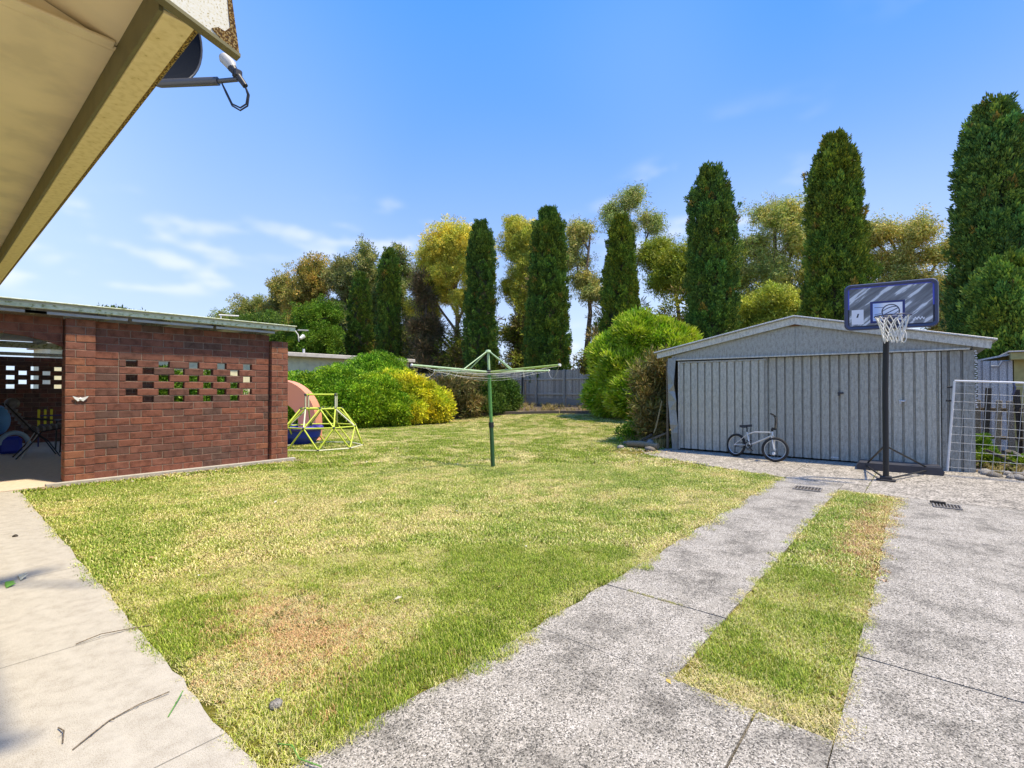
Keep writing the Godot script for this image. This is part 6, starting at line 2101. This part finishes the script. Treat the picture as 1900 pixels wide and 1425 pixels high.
func make_shrubs(lim: Array, tip: Array, hed: Array, gol: Array, drk: Array, bron: Array) -> void:
	# hedge on the left: lobes set along the boundary
	shrub("hedge_shrub", "large rounded green shrub behind the climbing dome", Vector2(-18.6, -9.6), [L(0, 1.15, 0, 1.2, 0.95, 1.2), L(0.7, 0.8, 0.5, 1.0, 0.8, 1.0), L(0.9, 0.9, -1.2, 1.2, 0.9, 1.3), L(0.0, 1.4, -1.4, 1.2, 1.0, 1.2)], hed, 46.0, 811, Color(1.0, 1.05, 1.0))
	shrub("hedge_shrub", "bright green shrub left of the golden shrub", Vector2(-17.5, -12.0), [L(0, 1.15, 0, 1.1, 1.0, 1.2), L(0.4, 0.8, 0.9, 1.0, 0.8, 0.9), L(-0.4, 1.35, -0.9, 1.0, 0.9, 1.0), L(0.7, 0.65, -0.4, 0.9, 0.7, 1.0)], hed, 48.0, 812, Color(1.25, 1.15, 1.0))
	shrub("hedge_shrub", "taller green shrub rising behind the bright hedge", Vector2(-19.6, -13.6), [L(0, 2.1, 0, 1.4, 1.0, 1.4), L(-0.2, 1.3, 0.8, 1.4, 1.2, 1.2), L(0.3, 1.2, -1.0, 1.3, 1.1, 1.2)], hed, 46.0, 813, Color(0.95, 1.05, 1.1))
	shrub("golden_shrub", "golden yellow leaved shrub at the right end of the hedge", Vector2(-17.0, -13.7), [L(0, 1.15, 0, 0.95, 1.0, 0.95), L(0.45, 0.8, -0.7, 0.85, 0.8, 0.85), L(-0.4, 1.5, 0.6, 0.8, 0.75, 0.8), L(0.2, 0.6, 0.6, 0.9, 0.6, 0.8)], gol, 48.0, 814, Color(1, 1, 1))
	shrub("wispy_shrub", "thin brownish shrub between the golden shrub and the dark shrub", Vector2(-16.8, -16.3), [L(0, 1.1, 0, 0.8, 0.9, 0.8), L(0.2, 0.6, -0.4, 0.8, 0.6, 0.7), L(-0.5, 1.3, 0.4, 0.6, 0.7, 0.6)], bron, 26.0, 815, Color(1.0, 1.05, 1.0), 1.0, 0.0, 0.2)
	shrub("dark_shrub", "dense dark green shrub behind the clothesline post", Vector2(-16.9, -18.0), [L(0, 1.0, 0, 1.1, 0.95, 1.0), L(0.6, 0.85, -0.8, 0.8, 0.85, 0.8), L(-0.8, 1.1, 0.7, 0.9, 0.9, 0.9), L(0.3, 0.5, 0.2, 1.2, 0.55, 1.0)], drk, 46.0, 816, Color(1.15, 1.15, 1.0))
	shrub("hedge_shrub", "small green shrub against the cream outbuilding beside the wall end", Vector2(-20.7, -6.9), [L(0, 1.2, 0, 0.9, 0.9, 1.3), L(0.2, 0.8, 0.3, 0.9, 0.8, 1.2), L(0.1, 1.3, 1.4, 0.8, 0.9, 1.0)], hed, 40.0, 817, Color(0.5, 0.58, 0.7))
	# the big bright bush left of the garage
	var ls := [L(0, 1.7, 0, 1.4, 1.4, 1.3), L(-0.8, 2.5, 0, 0.85, 0.9, 0.9), L(0.3, 3.3, 0.1, 0.9, 0.9, 0.85), L(1.5, 2.6, -0.4, 1.1, 1.0, 1.0), L(2.1, 2.0, -0.7, 0.9, 1.0, 0.9), L(-0.9, 1.0, 0.2, 0.85, 0.85, 0.9), L(0.9, 1.0, 0.7, 1.3, 1.0, 1.0), L(1.1, 3.1, -0.2, 0.9, 0.8, 0.8)]
	var b := shrub("bright_bush", "large lime green bush at the left rear of the garage", Vector2(-9.55, -19.2), ls, lim, 44.0, 821, Color(1.25, 1.2, 1.0), 1.15)
	lobes(b, ls, tip, M.leaf, 26.0, 835, Color(1.1, 1.1, 1), 1.3, 0.93, 0.0, 0.25, "shoots")
	shrub("dry_vine", "dry brown straggling vine against the left side of the garage", Vector2(-5.9, -13.6), [L(0, 1.5, 0, 0.42, 0.75, 0.8), L(0.15, 0.7, 0.6, 0.35, 0.6, 0.6), L(0.0, 2.0, -0.4, 0.45, 0.4, 0.7)], bron, 50.0, 824, Color(1.05, 1.1, 0.9), 0.9, 0.0, 0.1)
	# weeds
	for a in [["weed_plant", "green weed growing at the foot of the dry vine", Vector2(-6.4, -13.0), 0.32, 0.38, Color(1, 1, 1)], ["weed_plant", "green weed patch behind the mesh gate beside the garage", Vector2(0.95, -13.4), 0.20, 0.20, Color(0.9, 0.8, 1.0)], ["weed_plant", "second green weed patch under the mesh gate", Vector2(1.40, -13.2), 0.22, 0.16, Color(1.0, 0.9, 1.0)], ["weed_plant", "tall weed growing against the dark side fence", Vector2(0.92, -14.4), 0.16, 0.38, Color(0.7, 0.7, 0.9)]]:
		shrub(a[0], a[1], a[2], [L(0, a[4] * 0.7, 0, a[3], a[4], a[3])], hed, 60.0, 830, a[5], 0.6, 0.0, 0.1)
	# dry grass clumps along the bed and corner
	var strawt := [Color(0.48, 0.38, 0.17), Color(0.40, 0.30, 0.12), Color(0.30, 0.28, 0.08)]
	var big := tuft(900, 34, 0.07, 0.20, 0.42, 0.006, 1.3, strawt)
	var r := RandomNumberGenerator.new()
	r.seed = 55
	var list := []
	for i in 130:
		var x := r.randf_range(-17.5, -10.5)
		var z := r.randf_range(-21.6, -20.2)
		list.append([Transform3D(Basis(Vector3.UP, r.randf() * TAU).scaled(Vector3.ONE * r.randf_range(0.5, 1.0)), Vector3(x, ground_y(x, z), z)), Color.WHITE * r.randf_range(0.8, 1.2)])
	for i in 40:
		var x := r.randf_range(-6.2, -5.15)
		var z := r.randf_range(-13.5, -12.0)
		list.append([Transform3D(Basis(Vector3.UP, r.randf() * TAU).scaled(Vector3.ONE * r.randf_range(0.5, 1.1)), Vector3(x, 0, z)), Color.WHITE * r.randf_range(0.8, 1.2)])
	for i in 60:
		var x := r.randf_range(0.75, 1.9)
		var z := r.randf_range(-14.5, -11.9)
		list.append([Transform3D(Basis(Vector3.UP, r.randf() * TAU).scaled(Vector3.ONE * r.randf_range(0.3, 0.7)), Vector3(x, 0, z)), Color.WHITE * r.randf_range(0.8, 1.2)])
	cloud("dry_grass", big, M.grass_blade, list, self, "long dry grass in the beds along the fences", "grass")


func _ready() -> void:
	rng.seed = 1
	nz.seed = 2
	nz.noise_type = FastNoiseLite.TYPE_SIMPLEX
	nz.frequency = 0.05
	nz2.seed = 6
	nz2.noise_type = FastNoiseLite.TYPE_SIMPLEX
	nz2.frequency = 0.05
	make_view()
	make_materials()
	make_ground()
	make_house()
	make_patio()
	make_garage()
	make_fences()
	make_hoop()
	make_bike()
	make_clothesline()
	make_toys()
	make_plants()
	make_small_things()
	make_grass()
	make_litter()
